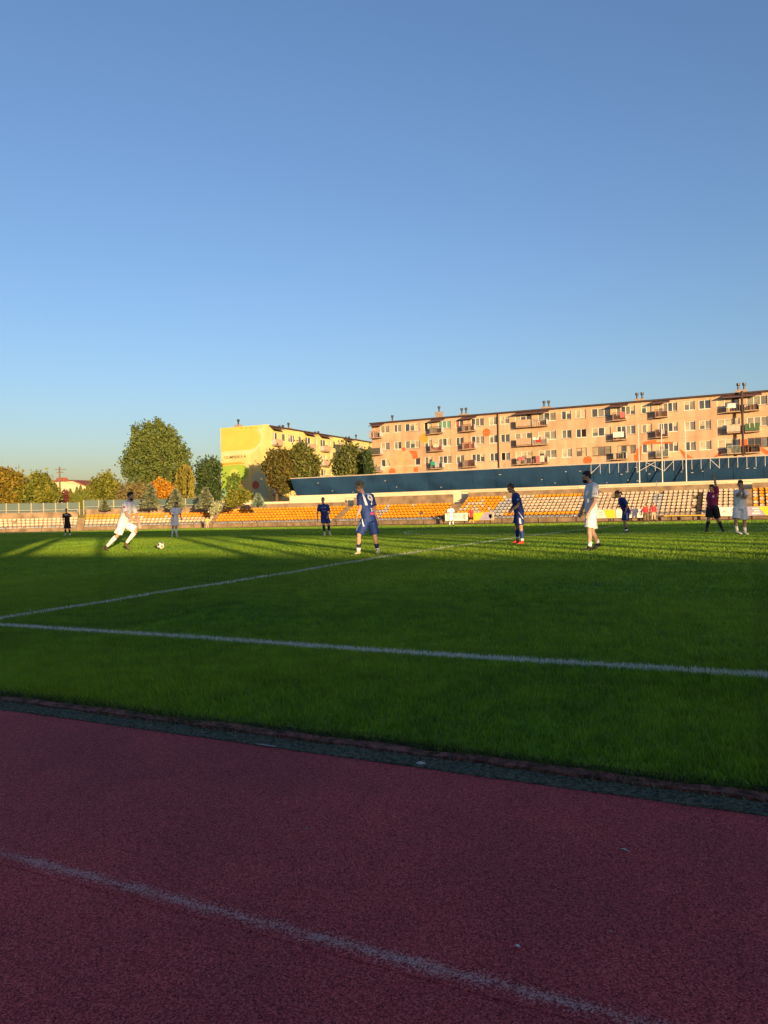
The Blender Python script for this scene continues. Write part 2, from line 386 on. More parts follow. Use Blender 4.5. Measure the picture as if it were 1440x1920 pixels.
# ------------------------------------------------------------------ grass blades (stuff)
def blades(name, zones, mat_, ymin=None):
    P = []
    for (ya, yb, dens, hgt, wid) in zones:
        xl, xr = -1.42*yb-2.0, .03*yb+2.2
        n = int((yb-ya)*(xr-xl)*dens)
        x = RNG.uniform(xl, xr, n); y = RNG.uniform(ya, yb, n)
        k = (y > 3.14+.045*np.sin(x*2.3+np.sin(x*5.1))+.03*np.sin(x*11.7+1)+.025*np.sin(x*23+2*np.sin(x*3))) & (x > -1.42*y-1.6) & (x < .03*y+1.8) & (x > CXM-BX-20)
        x, y = x[k], y[k]; n = len(x)
        P.append((x, y, np.full(n, hgt), np.full(n, wid)))
    x = np.concatenate([p[0] for p in P]); y = np.concatenate([p[1] for p in P]); h = np.concatenate([p[2] for p in P]); w = np.concatenate([p[3] for p in P])
    n = len(x)
    ysamp = np.linspace(0, 90, 361); zs = np.array([gz(v) for v in ysamp]); z = np.interp(y, ysamp, zs)
    # height and lean vary over patches
    pat = np.sin(x*1.3+1.7*np.sin(y*.9))*np.cos(y*1.9+1.1*np.sin(x*.7))
    edge = np.clip((y-3.12)/.2, .0, 1.0)
    h = h*(RNG.uniform(.55, 1.15, n)+.16*pat)*(.45+.55*edge)
    a = RNG.uniform(0, 2*np.pi, n); lean = np.abs(RNG.normal(0, .5, n))*h; la = 2.2+1.0*pat+RNG.normal(0, 1.1, n)
    V = np.zeros((n, 3, 3))
    V[:, 0] = np.stack([x-np.cos(a)*w/2, y-np.sin(a)*w/2, z-.004], 1)
    V[:, 1] = np.stack([x+np.cos(a)*w/2, y+np.sin(a)*w/2, z-.004], 1)
    V[:, 2] = np.stack([x+np.cos(la)*lean, y+np.sin(la)*lean, z+h], 1)
    me = bpy.data.meshes.new(name); me.vertices.add(3*n); me.vertices.foreach_set('co', V.reshape(-1))
    me.loops.add(3*n); me.loops.foreach_set('vertex_index', np.arange(3*n, dtype=np.int32))
    me.polygons.add(n); me.polygons.foreach_set('loop_start', np.arange(0, 3*n, 3, dtype=np.int32)); me.polygons.foreach_set('loop_total', np.full(n, 3, dtype=np.int32))
    tn = np.clip(RNG.beta(.6, 1.1, n), 0, 1); at_ = me.attributes.new('tint', 'FLOAT', 'POINT'); at_.data.foreach_set('value', np.stack([tn*.35, tn*.35, np.clip(tn*1.4, 0, 1.3)], 1).reshape(-1).astype(np.float32))  # random blade tone; roots darkened for shade between blades, tips lighter
    me.materials.append(mat_); me.update(calc_edges=True)
    o = bpy.data.objects.new(name, me); COL.objects.link(o); return o
o = blades('pitch_grass', [(3.12, 5.6, 12000, .038, .0068), (5.6, 9, 6200, .042, .0105), (9, 15, 1700, .046, .021), (15, 30, 900, .058, .024), (30, 50, 170, .055, .06), (50, 75.5, 36, .06, .13)], m_blade)
tag(o, 'short mown grass of the football pitch, half in shade', 'grass', kind='stuff')
# ragged fringe of long blades over the edging
n = 15000; x = RNG.uniform(-9, 2.5, n); y = 3.125+RNG.normal(0, .04, n)+.02*np.sin(x*3)
V = np.zeros((n, 3, 3)); a = RNG.uniform(0, 6.28, n); L = RNG.uniform(.02, .085, n); la = RNG.normal(-1.57, .9, n)
V[:, 0] = np.stack([x-np.cos(a)*.002, y-np.sin(a)*.002, np.full(n, .0)], 1); V[:, 1] = np.stack([x+np.cos(a)*.002, y+np.sin(a)*.002, np.full(n, .0)], 1)
V[:, 2] = np.stack([x+np.cos(la)*L*.8, y+np.sin(la)*L*.8, L*RNG.uniform(.25, .9, n)+.01], 1)
me = bpy.data.meshes.new('grass_fringe'); me.from_pydata(V.reshape(-1, 3).tolist(), [], np.arange(3*n).reshape(n, 3).tolist())
me.materials.append(mat('fringe_grass', (.02, .06, .008), .8, .3, 40, col2=(.12, .17, .04)))
o = bpy.data.objects.new('grass_fringe', me); COL.objects.link(o); tag(o, 'ragged long grass hanging over the edge of the track', 'grass', kind='stuff')
# dry clippings and moss tufts in the gutter
n = 9000; x = RNG.uniform(-9, 2.5, n); y = RNG.uniform(2.875, 3.05, n)
V = np.zeros((n, 3, 3)); a = RNG.uniform(0, 6.28, n); L = RNG.uniform(.008, .028, n)
V[:, 0] = np.stack([x-np.sin(a)*.0015, y+np.cos(a)*.0015, np.full(n, .008)], 1); V[:, 1] = np.stack([x+np.sin(a)*.0015, y-np.cos(a)*.0015, np.full(n, .008)], 1)
V[:, 2] = np.stack([x+np.cos(a)*L, y+np.sin(a)*L, .012+L*RNG.uniform(0, .7, n)], 1)
me = bpy.data.meshes.new('gutter_moss'); me.from_pydata(V.reshape(-1, 3).tolist(), [], np.arange(3*n).reshape(n, 3).tolist())
me.materials.append(mat('gutter_tufts', (.03, .06, .025), .9, .3, 50, col2=(.24, .24, .15)))
o = bpy.data.objects.new('gutter_moss', me); COL.objects.link(o); tag(o, 'moss and dry clippings lying in the gutter beside the track', 'moss', kind='stuff')
# ------------------------------------------------------------------ far stand: seating blocks round the oval
UX0 = CXM-BX        # u = 0 where the left bend starts; u > 0 runs right along the straight, u < 0 round the bend
def stand(u, off, z):
    if u >= 0: return Vector((UX0+u, BY+RST+off, z))
    a = -u/RST; return Vector((UX0-(RST+off)*math.sin(a), BY+(RST+off)*math.cos(a), z))
def stand_n(u):
    if u >= 0: return Vector((0, 1, 0))
    a = -u/RST; return Vector((-math.sin(a), math.cos(a), 0))
def u_of(px, off=0, z=.4):
    lo, hi = -90, 110
    for _ in range(50):
        m = (lo+hi)/2
        if proj(stand(m, off, z))[0] < px: lo = m
        else: hi = m
    return (lo+hi)/2
BASE = -.42; Z0 = .02; RISE = .345; DEP = .75
m_conc = mat('stand_concrete', (.21, .15, .09), .95, .28, 1.4, .4, 14)
m_conc2 = mat('parapet_concrete', (.24, .17, .105), .95, .3, .9, .4, 10)
m_seat = {'o': M('orange_plastic', (.74, .29, .010), .45, .14, .9), 'w': M('faded_cream_plastic', (.54, .43, .31), .55, .14, .9),
          'g': M('grey_plastic', (.34, .35, .36), .55, .14, .9), 'd': M('dark_plastic', (.035, .03, .028), .6, .1), 'y': M('yellow_plastic', (.78, .52, .08), .5, .14, .9)}
m_rail = mat('rail_steel', (.22, .19, .16), .6, .2, 5, metal=.3)
# one bucket seat: curved shell with rim, facing -Y (the pitch)
def seat_mesh(name, m):
    prof = [(-.21, .11), (-.19, .15), (-.02, .14), (.10, .16), (.155, .22), (.185, .32), (.17, .355)]
    xs = [(-.215, .045, .02), (-.15, .012, 0), (0, 0, 0), (.15, .012, 0), (.215, .045, .02)]
    b = MB(); n, k = len(prof), len(xs)
    for lay, t in ((0, 0), (1, .03)):
        for i, (y, z) in enumerate(prof):
            for x, up, fw in xs:
                top = i >= n-1; s = .86 if top else 1
                b.v.append((x*s, y-(fw+up*.9 if i > 3 else 0)+(t if i > 3 else 0), z+(up if i <= 3 else 0)-(t if i <= 3 else 0)))
    N = n*k
    for i in range(n-1):
        for j in range(k-1):
            q = [i*k+j, i*k+j+1, (i+1)*k+j+1, (i+1)*k+j]
            b.f.append(q); b.m.append(0); b.f.append([N+v for v in reversed(q)]); b.m.append(0)
    rim = [j for j in range(k)] + [i*k+k-1 for i in range(1, n)] + [(n-1)*k+j for j in range(k-2, -1, -1)] + [i*k for i in range(n-2, 0, -1)]
    for a, c in zip(rim, rim[1:]+rim[:1]): b.f.append([c, a, N+a, N+c]); b.m.append(0)
    b.box(-.03, .03, -.05, .12, 0, .125)
    return b.mesh(name, m, smooth=False)
seat_me = {k: seat_mesh('seat_'+k, m) for k, m in m_seat.items()}

def block(px0, px1, rows, partop, pattern, label, extra=0.0, dense=1.0):
    u0_, u1_ = u_of(px0), u_of(px1)
    root = thing('seating_block', stand((u0_+u1_)/2, 0, BASE), label, 'stand', 'blocks of the stand beyond the pitch')
    nseg = max(2, int((u1_-u0_)/1.5)); us = [u0_+(u1_-u0_)*i/nseg for i in range(nseg+1)]
    # stepped concrete
    prof = [(0, BASE), (0, Z0+.12), (.12, Z0+.12), (.12, Z0)]
    for r in range(rows):
        prof.append(((r+1)*DEP+.12, Z0+r*RISE)); prof.append(((r+1)*DEP+.12, Z0+(r+1)*RISE if r < rows-1 else Z0+r*RISE))
    back = rows*DEP+.12
    b = MB()
    for a, c in zip(us, us[1:]):
        for (o1, z1), (o2, z2) in zip(prof, prof[1:]):
            if (o1, z1) != (o2, z2): b.quad(stand(a, o1, z1), stand(c, o1, z1), stand(c, o2, z2), stand(a, o2, z2))
    for u in (us[0], us[-1]):
        for r in range(rows):
            o1, o2, z = r*DEP+(.12 if r else 0), (r+1)*DEP+.12, Z0+r*RISE
            b.quad(stand(u, o1, BASE), stand(u, o2, BASE), stand(u, o2, z), stand(u, o1, z))
    b.build('terrace', m_conc, root)
    b = MB()
    for a, c in zip(us, us[1:]):
        zt = Z0+(rows-1)*RISE
        b.quad(stand(a, back, zt-.3), stand(c, back, zt-.3), stand(c, back, partop), stand(a, back, partop))
        b.quad(stand(a, back, partop), stand(c, back, partop), stand(c, back+.25, partop), stand(a, back+.25, partop))
        b.quad(stand(c, back+.25, BASE), stand(a, back+.25, BASE), stand(a, back+.25, partop), stand(c, back+.25, partop))
    for u in (us[0], us[-1]): b.quad(stand(u, back, BASE), stand(u, back+.25, BASE), stand(u, back+.25, partop), stand(u, back, partop))
    b.build('back_parapet', m_conc2, root)
    # front rail: posts and two bars
    b = MB()
    for z in (.10, .36): b.tube([stand(u, -.10, z) for u in us], .028, 5)
    b.build('front_rail', m_rail, root)
    pm = MB().box(-.03, .03, -.03, .03, 0, .78).mesh('rail_post', m_rail)
    k = max(2, int((u1_-u0_)/2.0))
    for i in range(k+1):
        p = stand(u0_+(u1_-u0_)*i/k, -.10, BASE)
        o = bpy.data.objects.new('rail_post', pm); COL.objects.link(o); o.parent = root; o.location = p-root_loc(root)
    # handrail on top of the parapet
    b = MB(); b.tube([stand(us[0], back+.12, partop), stand(us[0], back+.12, partop+.28)]+[stand(u, back+.12, partop+.32) for u in us]+[stand(us[-1], back+.12, partop+.28), stand(us[-1], back+.12, partop)], .022, 5)
    b.build('top_rail', M('cream_rail_paint', (.6, .52, .38), .5, .1), root)
    # seats
    sp = .49*dense; n = int((u1_-u0_-.3)/sp); rl = root_loc(root)
    for r in range(rows):
        for i in range(n):
            fr = (i+.5)/n
            c = pattern(fr, r, rows, i, n)
            if random.random() < .012: continue    # a seat torn off
            u = u0_+(u1_-u0_)*fr; p = stand(u, .12+r*DEP+.42, Z0+r*RISE); nn = stand_n(u)
            o = bpy.data.objects.new('seat', seat_me[c]); COL.objects.link(o); o.parent = root; o.location = p-rl
            o.rotation_euler = (random.gauss(0, .015), 0, math.atan2(-nn.x, nn.y)+random.gauss(0, .03))
    return u0_, u1_
random.seed(11)
def pA(f, r, R_, i, n): return 'g' if r == 0 and random.random() < .5 else 'w'
def pB(f, r, R_, i, n): return 'o' if r == R_-1 or (r == R_-2 and f > .45 and random.random() < .75) or (r == R_-2 and f < .25) else ('g' if r == 0 else 'w')
def pC(f, r, R_, i, n): return ('g' if random.random() < .8 else 'w') if r == 0 else 'o' if random.random() > .02 else 'y'
def pD(f, r, R_, i, n):
    if r == 0: return 'g'
    d = f-(.36+.02*(r-3)); return 'g' if abs(d) < .06 and random.random() < .7 else ('o' if random.random() > .02 else 'w')
def pE(f, r, R_, i, n):
    if r == 0: return 'g'
    if r == R_-1: return 'o' if f < .3 or (.55 < f and random.random() < .85) else 'w'
    if r == 1 and f > .42: return 'o'
    e = .30+.012*(r-3); g = e+.10
    if f < e: return 'o' if random.random() < (.9 if r in (R_-2, 1) or f > .18 else .45) else 'w'
    if f < g: return 'g'
    return 'w'
def pF(f, r, R_, i, n):
    if i == int(.735*n) and r < R_-1: return 'd'
    if .415 < f < .50 and r >= 4 and r < R_-1: return 'g'
    if .46 < f < .50 and r < 4: return 'g'
    return 'w'
def pG(f, r, R_, i, n): return 'w' if random.random() < .35 else 'o'
UB = []
UB.append(block(-60, 143, 4, 2.17, pA, 'curved block of faded cream seats, lowest of the stand', dense=1.0))
UB.append(block(157, 392, 5, 2.5, pB, 'low block with orange top row over cream seats, behind the running player'))
UB.append(block(399, 619, 6, 2.62, pC, 'block of all orange seats below the yellow gable wall'))
UB.append(block(632, 824, 6, 3.18, pD, 'orange seat block with a short grey streak, under the blue roof'))
UB.append(block(846, 1082, 8, 3.36, pE, 'seat block mixing orange, grey and cream seats with an orange second row'))
UB.append(block(1106, 1386, 8, 3.36, pF, 'block of cream seats with a dark column behind the referee'))
UB.append(block(1412, 1500, 8, 3.36, pG, 'block of mixed orange and cream seats at the right edge'))
# stairways between the blocks
for i, ((a0, a1), (b0, b1)) in enumerate(zip(UB, UB[1:])):
    rows = [4, 5, 6, 6, 8, 8][i]
    lab = ['concrete steps between the curved cream block and the next', 'concrete steps left of the all orange block', 'narrow concrete steps behind the blue player facing the camera',
           'concrete steps left of the mixed orange and cream block', 'concrete steps behind the bearded player in white', 'concrete steps behind the white player with raised hands'][i]
    mid = (a1+b0)/2; root = thing('stairway', stand(mid, 0, BASE), lab, 'stairs', 'stairways of the stand')
    n = rows*2+2
    for k in range(n):
        o0, o1 = .02+k*rows*DEP/n, .02+(k+1)*rows*DEP/n; z = Z0+.05+(rows*RISE)*(k)/n
        P = [stand(a1+.02, o0, BASE+.01), stand(b0-.02, o0, BASE+.01), stand(b0-.02, o1, BASE+.01), stand(a1+.02, o1, BASE+.01)]
        T = [p+Vector((0, 0, z-BASE-.01)) for p in P]
        MB().add(P+T, [(3, 2, 1, 0), (4, 5, 6, 7), (0, 1, 5, 4), (1, 2, 6, 5), (2, 3, 7, 6), (3, 0, 4, 7)]).build('step', m_conc, root)
# cream wall behind the stand
m_cream = mat('cream_plaster', (.66, .57, .38), .9, .07, .6, .15, 8)
WALLZ = 3.78
def wall_run(u0_, u1_, zt, off=7.45):
    b = MB(); k = max(2, int((u1_-u0_)/3)); us = [u0_+(u1_-u0_)*i/k for i in range(k+1)]
    for a, c in zip(us, us[1:]):
        b.quad(stand(a, off, BASE), stand(c, off, BASE), stand(c, off, zt), stand(a, off, zt))
        b.quad(stand(a, off, zt), stand(c, off, zt), stand(c, off+.3, zt), stand(a, off+.3, zt))
        b.quad(stand(c, off+.3, BASE), stand(a, off+.3, BASE), stand(a, off+.3, zt), stand(c, off+.3, zt))
    for u in (us[0], us[-1]): b.quad(stand(u, off, BASE), stand(u, off+.3, BASE), stand(u, off+.3, zt), stand(u, off, zt))
    return b
ROOF_U0 = u_of(548, 8, 5)
wall_run(ROOF_U0-.2, 75, WALLZ).single('back_wall', m_cream, stand(20, 7.45, BASE), 'long cream wall under the dark blue stand roof', 'wall')
wall_run(u_of(408, 7.5, 2.8), ROOF_U0-.25, 3.02).single('garden_wall', m_cream, stand(-4, 7.45, BASE), 'low cream wall at the foot of the yellow gable', 'wall')
# bank behind the bend with the fence on top
b = MB(); us = [-88+i*2 for i in range(45)]
for a, c in zip(us, us[1:]):
    for (o1, z1), (o2, z2) in (((4.3, 1.75), (30, 1.9)), ((30, 1.9), (60, 1.2)), ((60, 1.2), (90, -.45))):
        b.quad(stand(a, o1, z1), stand(c, o1, z1), stand(c, o2, z2), stand(a, o2, z2))
    b.quad(stand(a, 4.3, -.4), stand(c, 4.3, -.4), stand(c, 4.3, 1.75), stand(a, 4.3, 1.75))
structure(b.build('grass_bank', mat('bank_grass', (.05, .07, .02), .95, .35, .8, .5, 12, col2=(.15, .12, .04))))
# fence of green mesh panels between pale posts
def mesh_mat():
    m = bpy.data.materials.new('fence_mesh'); m.use_nodes = True; n, l = nt(m); b = n['Principled BSDF']; out = n['Material Output']
    b.inputs['Base Color'].default_value = (.06, .115, .115, 1); b.inputs['Roughness'].default_value = .6
    t = n.new('ShaderNodeBsdfTransparent'); mx = n.new('ShaderNodeMixShader'); mx.inputs[0].default_value = .72
    l.new(t.outputs[0], mx.inputs[1]); l.new(b.outputs[0], mx.inputs[2]); l.new(mx.outputs[0], out.inputs[0]); return m
m_fmesh = mesh_mat(); m_fpost = mat('fence_post_paint', (.46, .42, .24), .7, .1); m_fbar = mat('fence_bar_paint', (.12, .16, .12), .7, .1)
def fence(px0, px1, npan, z0, z1, off, label):
    ua, ub = u_of(px0, off, z0), u_of(px1, off, z0)
    root = thing('mesh_fence', stand((ua+ub)/2, off, z0), label, 'fence', 'fences on the bank')
    for i in range(npan+1):
        p = stand(ua+(ub-ua)*i/npan, off, z0)
        MB().box(p.x-.05, p.x+.05, p.y-.05, p.y+.05, z0-.6, z1+.06).build('post', m_fpost, root)
    for i in range(npan):
        a, c = ua+(ub-ua)*i/npan, ua+(ub-ua)*(i+1)/npan; nn = stand_n((a+c)/2)*.02; A, B = stand(a, off, 0), stand(c, off, 0); d = (B-A).normalized()*.06
        A += d; B -= d
        up0, up1 = Vector((0, 0, z0)), Vector((0, 0, z1))
        b = MB().obox(A+up0, B-A, nn, Vector((0, 0, z1-z0)))
        b.build('panel', m_fmesh, root)
        MB().tube([A+up1, B+up1], .022, 5).build('top_bar', m_fbar, root)
fence(-12, 149, 7, 2.05, 3.45, 4.6, 'green mesh fence with pale posts above the curved cream seats')
fence(157, 400, 9, 2.35, 3.75, 5.2, 'green mesh fence with pale posts in front of the spruces')

# blue roof over the concourse
m_blue = mat('blue_roof_sheet', (.020, .060, .135), .36, .25, .35, .10, 3, spec=.5)
m_lip = mat('roof_edge_metal', (.42, .37, .31), .6, .1)
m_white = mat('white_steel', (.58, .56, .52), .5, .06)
LIPO, LIPZ, BACO, BACZ = 7.85, 6.28, 9.5, 3.6
def canopy(X0, X1):
    Yl, Yb = BY+RST+LIPO, BY+RST+BACO
    root = thing('stand_roof', (X0, Yl, WALLZ), 'long dark blue roof along the far stand', 'roof')
    n = int((X1-X0)/3.0)
    for i in range(n):
        a, c = X0+(X1-X0)*i/n, X0+(X1-X0)*(i+1)/n-.004; j = random.gauss(0, .012)
        b = MB(); K = 7; prev = None
        for k in range(K+1):   # gently curved sheet
            t = k/K; y = Yl+(Yb-Yl)*t; z = LIPZ+(BACZ-LIPZ)*(t+.18*t*(1-t))+j*(1-t)
            if prev: b.quad((a, prev[0], prev[1]), (c, prev[0], prev[1]), (c, y, z), (a, y, z)); b.quad((a, y, z+.06), (c, y, z+.06), (c, prev[0], prev[1]+.06), (a, prev[0], prev[1]+.06))
            prev = (y, z)
        b.quad((a, Yl, LIPZ+j), (c, Yl, LIPZ+j), (c, Yl, LIPZ+j+.06), (a, Yl, LIPZ+j+.06))
        b.quad((c-.05, Yl-.004, LIPZ+j), (c, Yl-.004, LIPZ+j), (c, Yl+(Yb-Yl)*.5-.05, LIPZ+(BACZ-LIPZ)*.545-.03), (c-.05, Yl+(Yb-Yl)*.5-.05, LIPZ+(BACZ-LIPZ)*.545-.03))   # lapped seam
        b.quad((c-.05, Yl+(Yb-Yl)*.5-.05, LIPZ+(BACZ-LIPZ)*.545-.03), (c, Yl+(Yb-Yl)*.5-.05, LIPZ+(BACZ-LIPZ)*.545-.03), (c, Yb-.05, BACZ-.03), (c-.05, Yb-.05, BACZ-.03))
        b.build('roof_sheet', m_blue, root)
    MB().box(X0, X1, Yl-.06, Yl-.003, LIPZ-.02, LIPZ+.11).build('roof_edge', m_lip, root)
    MB().box(X0, X1, Yb+.05, Yb+.2, -.4, BACZ+.1).build('rear_wall', m_blue, root)
    # small white marks on the sheets stand in for streaks of reflected light
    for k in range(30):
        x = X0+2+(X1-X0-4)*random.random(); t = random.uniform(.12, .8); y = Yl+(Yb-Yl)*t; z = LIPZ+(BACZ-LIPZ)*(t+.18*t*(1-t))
        w_ = random.uniform(.06, .16); MB().box(x-w_, x+w_, y-.14, y-.06, z-.06, z-.01).build('glint_mark', m_white, root)
    return root
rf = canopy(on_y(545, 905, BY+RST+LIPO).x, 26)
# white brackets hanging from the right half of the roof edge
yl = BY+RST+LIPO-.1; zt = LIPZ
xa = on_y(1108, 870, yl).x; xs = []
px = 1108.0
while px < 1500: xs.append((px, on_y(px, 868, yl).x)); px += 17.2
for i, (px, x) in enumerate(xs):
    MB().tube([(x, yl, zt), (x, yl, zt-1.15)], .024, 5).build('hanger', m_white, rf)
for i, (a, zz, b_, z2) in enumerate(((0, -1.1, 1, -.1), (5, -1.2, 7, -.1), (8, -1.2, 6, -.1), (8, -1.15, 9, -.1), (13, -.1, 14, -1.1))):
    MB().tube([(xs[a][1], yl, zt+zz), (xs[b_][1], yl, zt+z2)], .03, 5).build('brace', m_white, rf)
# flag poles behind the cream wall
for i, (px, lab) in enumerate(((1198, 'leftmost of three bare white flagpoles before the pink block'), (1241, 'middle one of three bare white flagpoles'), (1286, 'rightmost of three bare white flagpoles'))):
    p = on_y(px, 860, BY+RST+7.6+.05); zt_ = on_y(px, 797, BY+RST+7.65).z
    y = BY+RST+7.8
    b = MB(); b.tube([(p.x, y-.02, 0), (p.x, y-.02, zt_*.6), (p.x, y-.02, zt_)], [.075, .06, .04], 8)
    r_ = thing('flagpole', (p.x, y-.02, 0), lab, 'flagpole', 'flagpoles by the stand'); b.build('pole', m_white, r_)
    MB().ell((p.x, y-.02, zt_+.05), .07, .07, .07, n=8, h=6).build('finial', m_white, r_)
    MB().tube([(p.x+.09, y-.05, zt_-.1), (p.x+.09, y-.05, zt_-3.5)], .008, 4).build('halyard', m_rail, r_)
# thin dark mast in front of the cream seats
p = on_y(1232, 960, 83.6); zt_ = on_y(1232, 901, 83.6).z
mb = MB(); mb.tube([(p.x, 83.6, -.42), (p.x, 83.6, zt_)], .03, 6); mb.box(p.x-.12, p.x+.12, 83.48, 83.72, -.42, -.36)
mb.single('dark_mast', m_rail, (p.x, 83.6, -.42), 'thin dark mast in front of the cream seats, right of the people in red', 'pole')

# advertising boards along the front of the stand
m_bw = mat('board_white', (.80, .74, .62), .6, .05); m_by = mat('board_yellow', (.85, .52, .03), .6, .05); m_bl = mat('board_lilac', (.34, .31, .40), .6, .08)
m_ink = mat('board_ink', (.22, .2, .18), .7, .1); m_org = mat('board_orange', (.75, .30, .04), .6, .1)
def board(px0, px1, y, z0, z1, kind, label):
    a, c = on_y(px0, 965, y).x, on_y(px1, 965, y).x
    root = thing('advertising_board', ((a+c)/2, y, z0), label, 'billboard', 'advertising boards along the stand')
    w, h = c-a, z1-z0; F_ = lambda fx, fz: (a+w*fx, y-.034, z0+h*fz)
    base = {'w': m_bw, 'y': m_by, 'l': m_bl, 'yl': m_by, 'wy': m_bw, 'ly': m_bl}[kind]
    MB().box(a, c, y-.03, y+.03, z0, z1).build('panel', base, root)
    for x in (a+.1, c-.1): MB().box(x-.03, x+.03, y+.032, y+.09, gz(y)-.02, z1-.05).build('foot', m_rail, root)
    def art(nm, polys, m):
        b = MB()
        for p in polys: b.poly([F_(*q) for q in p])
        b.build(nm, m, root)
    rect = lambda x0, x1, v0, v1: [(x0, v0), (x1, v0), (x1, v1), (x0, v1)]
    ring = lambda cx, cz, rx, rz: [[(cx+rx*k*math.cos(t), cz+rz*k*math.sin(t)) for k, t in ((1, i*.524), (1, (i+1)*.524), (.62, (i+1)*.524), (.62, i*.524))] for i in range(12)]
    if kind == 'w':
        art('emblem', ring(.85, .52, .055, .30)+[rect(.84, .86, .3, .75)], m_ink)
        art('lettering', [rect(.36, .385, .4, .62), rect(.40, .425, .4, .62), rect(.385, .40, .5, .62), rect(.52, .54, .4, .62)]+ring(.47, .51, .022, .12), m_ink)
    if kind == 'wy':
        art('lettering', [rect(.12, .34, .66, .74), rect(.10, .36, .44, .52), rect(.14, .32, .22, .30)], m_ink)
        art('yellow_field', [[(.52, .02), (.98, .02), (.98, .98), (.36, .98)]], m_by)
    if kind == 'yl':
        art('lilac_field', [[(.38, .02), (.98, .02), (.98, .98), (.62, .98)]], m_bl)
        art('shield', [[(.80, .75), (.80, .4), (.86, .16), (.92, .4), (.92, .75)]], m_bw)
    if kind == 'ly':
        art('lettering', [rect(.22, .42, .72, .84), rect(.28, .44, .47, .59), rect(.22, .46, .18, .32)], m_bw)
        art('orange_field', [[(.62, .02), (.985, .02), (.985, .98), (.40, .98)]], m_by); art('emblem', ring(.80, .52, .08, .3), m_org)
board(834.5, 877, 83.45, -.10, .82, 'w', 'white advertising board behind the far player in white')
board(880, 926, 83.45, -.10, .82, 'yl', 'yellow and lilac advertising board with a pale shield')
board(1119, 1154, 83.45, -.10, .82, 'wy', 'white and yellow advertising board behind the bearded player')
board(1155.5, 1210, 83.45, -.10, .82, 'w', 'white advertising board left of the two people in red')
board(1344, 1379, 83.45, -.10, .82, 'w', 'white advertising board right of the referee')
board(1396, 1462, 83.45, -.10, .82, 'ly', 'lilac and orange advertising board at the right edge')
# long yellow bench at the foot of the stand
a, c = on_y(1245, 970, 83.3).x, on_y(1328, 970, 83.3).x
root = thing('low_bench', ((a+c)/2, 83.3, gz(83.3)), 'long low yellow bench at the foot of the cream block', 'bench')
MB().box(a, c, 83.15, 83.45, .0, .07).build('seat_plank', m_by, root)
for x in (a+.2, (a+c)/2, c-.2): MB().box(x-.05, x+.05, 83.18, 83.42, gz(83)-.02, -.003).build('leg', m_rail, root)

# unseen stand added behind the camera, shaped to band light and shade on the pitch
YG = -14.0
root = thing('shade_stand', (20, YG, 0), 'unseen roofed stand added behind the camera to shade the near pitch', 'shade_stand')
m_gs = mat('shade_stand_concrete', (.4, .38, .35), .9, .15, 1)
HLO, HHI, HTOP = 3.26, 4.48, 7.0
def gsb(nm, *a): MB().box(*a).build(nm, m_gs, root)
gsb('shade_tier', -70, 140, YG, YG+.4, 0, HLO)
for k in range(5): gsb('tier_step', -70, 140, YG+.4+k*.9, YG+1.3+k*.9, 0, 2.6-k*.5)
gsb('roof', -70, 140, YG-.3, YG+.4, HHI+.42, HTOP)
for k in range(3): gsb('shade_slat', -70, 140, YG+.1, YG+.14, HHI+.03+k*.14, HHI+.10+k*.14)      # slats added above the opening to half-light the players, as thin foliage would
gsb('roof_slab', -70, 140, YG+.41, YG+4.5, HTOP-.35, HTOP)
gsb('shade_panel', -70, 10.2, YG+.16, YG+.38, HLO+.002, HHI+.418)  # solid end added to keep the left of the pitch in shade
random.seed(5)
cols = [(10.85, 11.35), (14.05, 14.27), (19.05, 19.35), (20.7, 20.9), (23.2, 23.6), (25.6, 25.8), (27.7, 28.0), (29.8, 29.95), (31.4, 31.9), (33.6, 33.8), (35.6, 36.2), (38.0, 38.25), (40.2, 40.4), (42.8, 43.3), (47, 48), (52, 53), (57, 58.5), (64, 65), (72, 73.5), (82, 84), (95, 97), (110, 113)]  # posts added and spaced to lay shadow streaks across the lit band
for a, c in cols: gsb('column', a, c, YG+.15, YG+.35, HLO+.002, HHI+.418)
# ------------------------------------------------------------------ apartment blocks
m_pink = mat('pink_render', (.44, .30, .19), .92, .22, .35, .2, 6, col2=(.54, .385, .25), detail=8, streak=.16)
m_frame = mat('window_frame', (.70, .64, .54), .5, .04); m_brown = mat('brown_frame', (.22, .11, .06), .6, .1)
m_glass = [mat('glass_%d' % i, c, r, .25, .8, spec=.6) for i, (c, r) in enumerate((((.07, .08, .085), .12), ((.13, .13, .12), .2), ((.045, .055, .07), .1), ((.20, .19, .15), .3), ((.40, .34, .22), .4)))]
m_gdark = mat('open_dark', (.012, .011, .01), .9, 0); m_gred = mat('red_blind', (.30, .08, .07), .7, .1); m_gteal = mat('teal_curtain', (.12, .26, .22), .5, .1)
m_roofd = mat('roof_felt', (.055, .035, .032), .9, .2); m_awn = mat('awning_sheet', (.16, .085, .075), .7, .15); m_pipe = mat('dark_downpipe', (.06, .04, .035), .6, .1)
m_chim = mat('chimney_render', (.30, .24, .20), .9, .15); m_cowl = mat('chimney_cowl', (.06, .06, .055), .5, .1, metal=.5)
m_or = mat('mural_orange', (.56, .125, .035), .9, .1, 1); m_oc = mat('mural_ochre', (.42, .27, .05), .9, .1, 1); m_tan = mat('mural_tan', (.47, .33, .17), .92, .12, 1)
PY = 113.5; ROOFZ = 16.25
class Face:
    """a wall plane: o + s*along + n*out (out = outward normal), z up"""
    def __init__(s, o, ux, n): s.o, s.u, s.n = Vector(o), Vector(ux), Vector(n)
    def p(s, a, z, out=0): return s.o+s.u*a+s.n*out+Vector((0, 0, z))
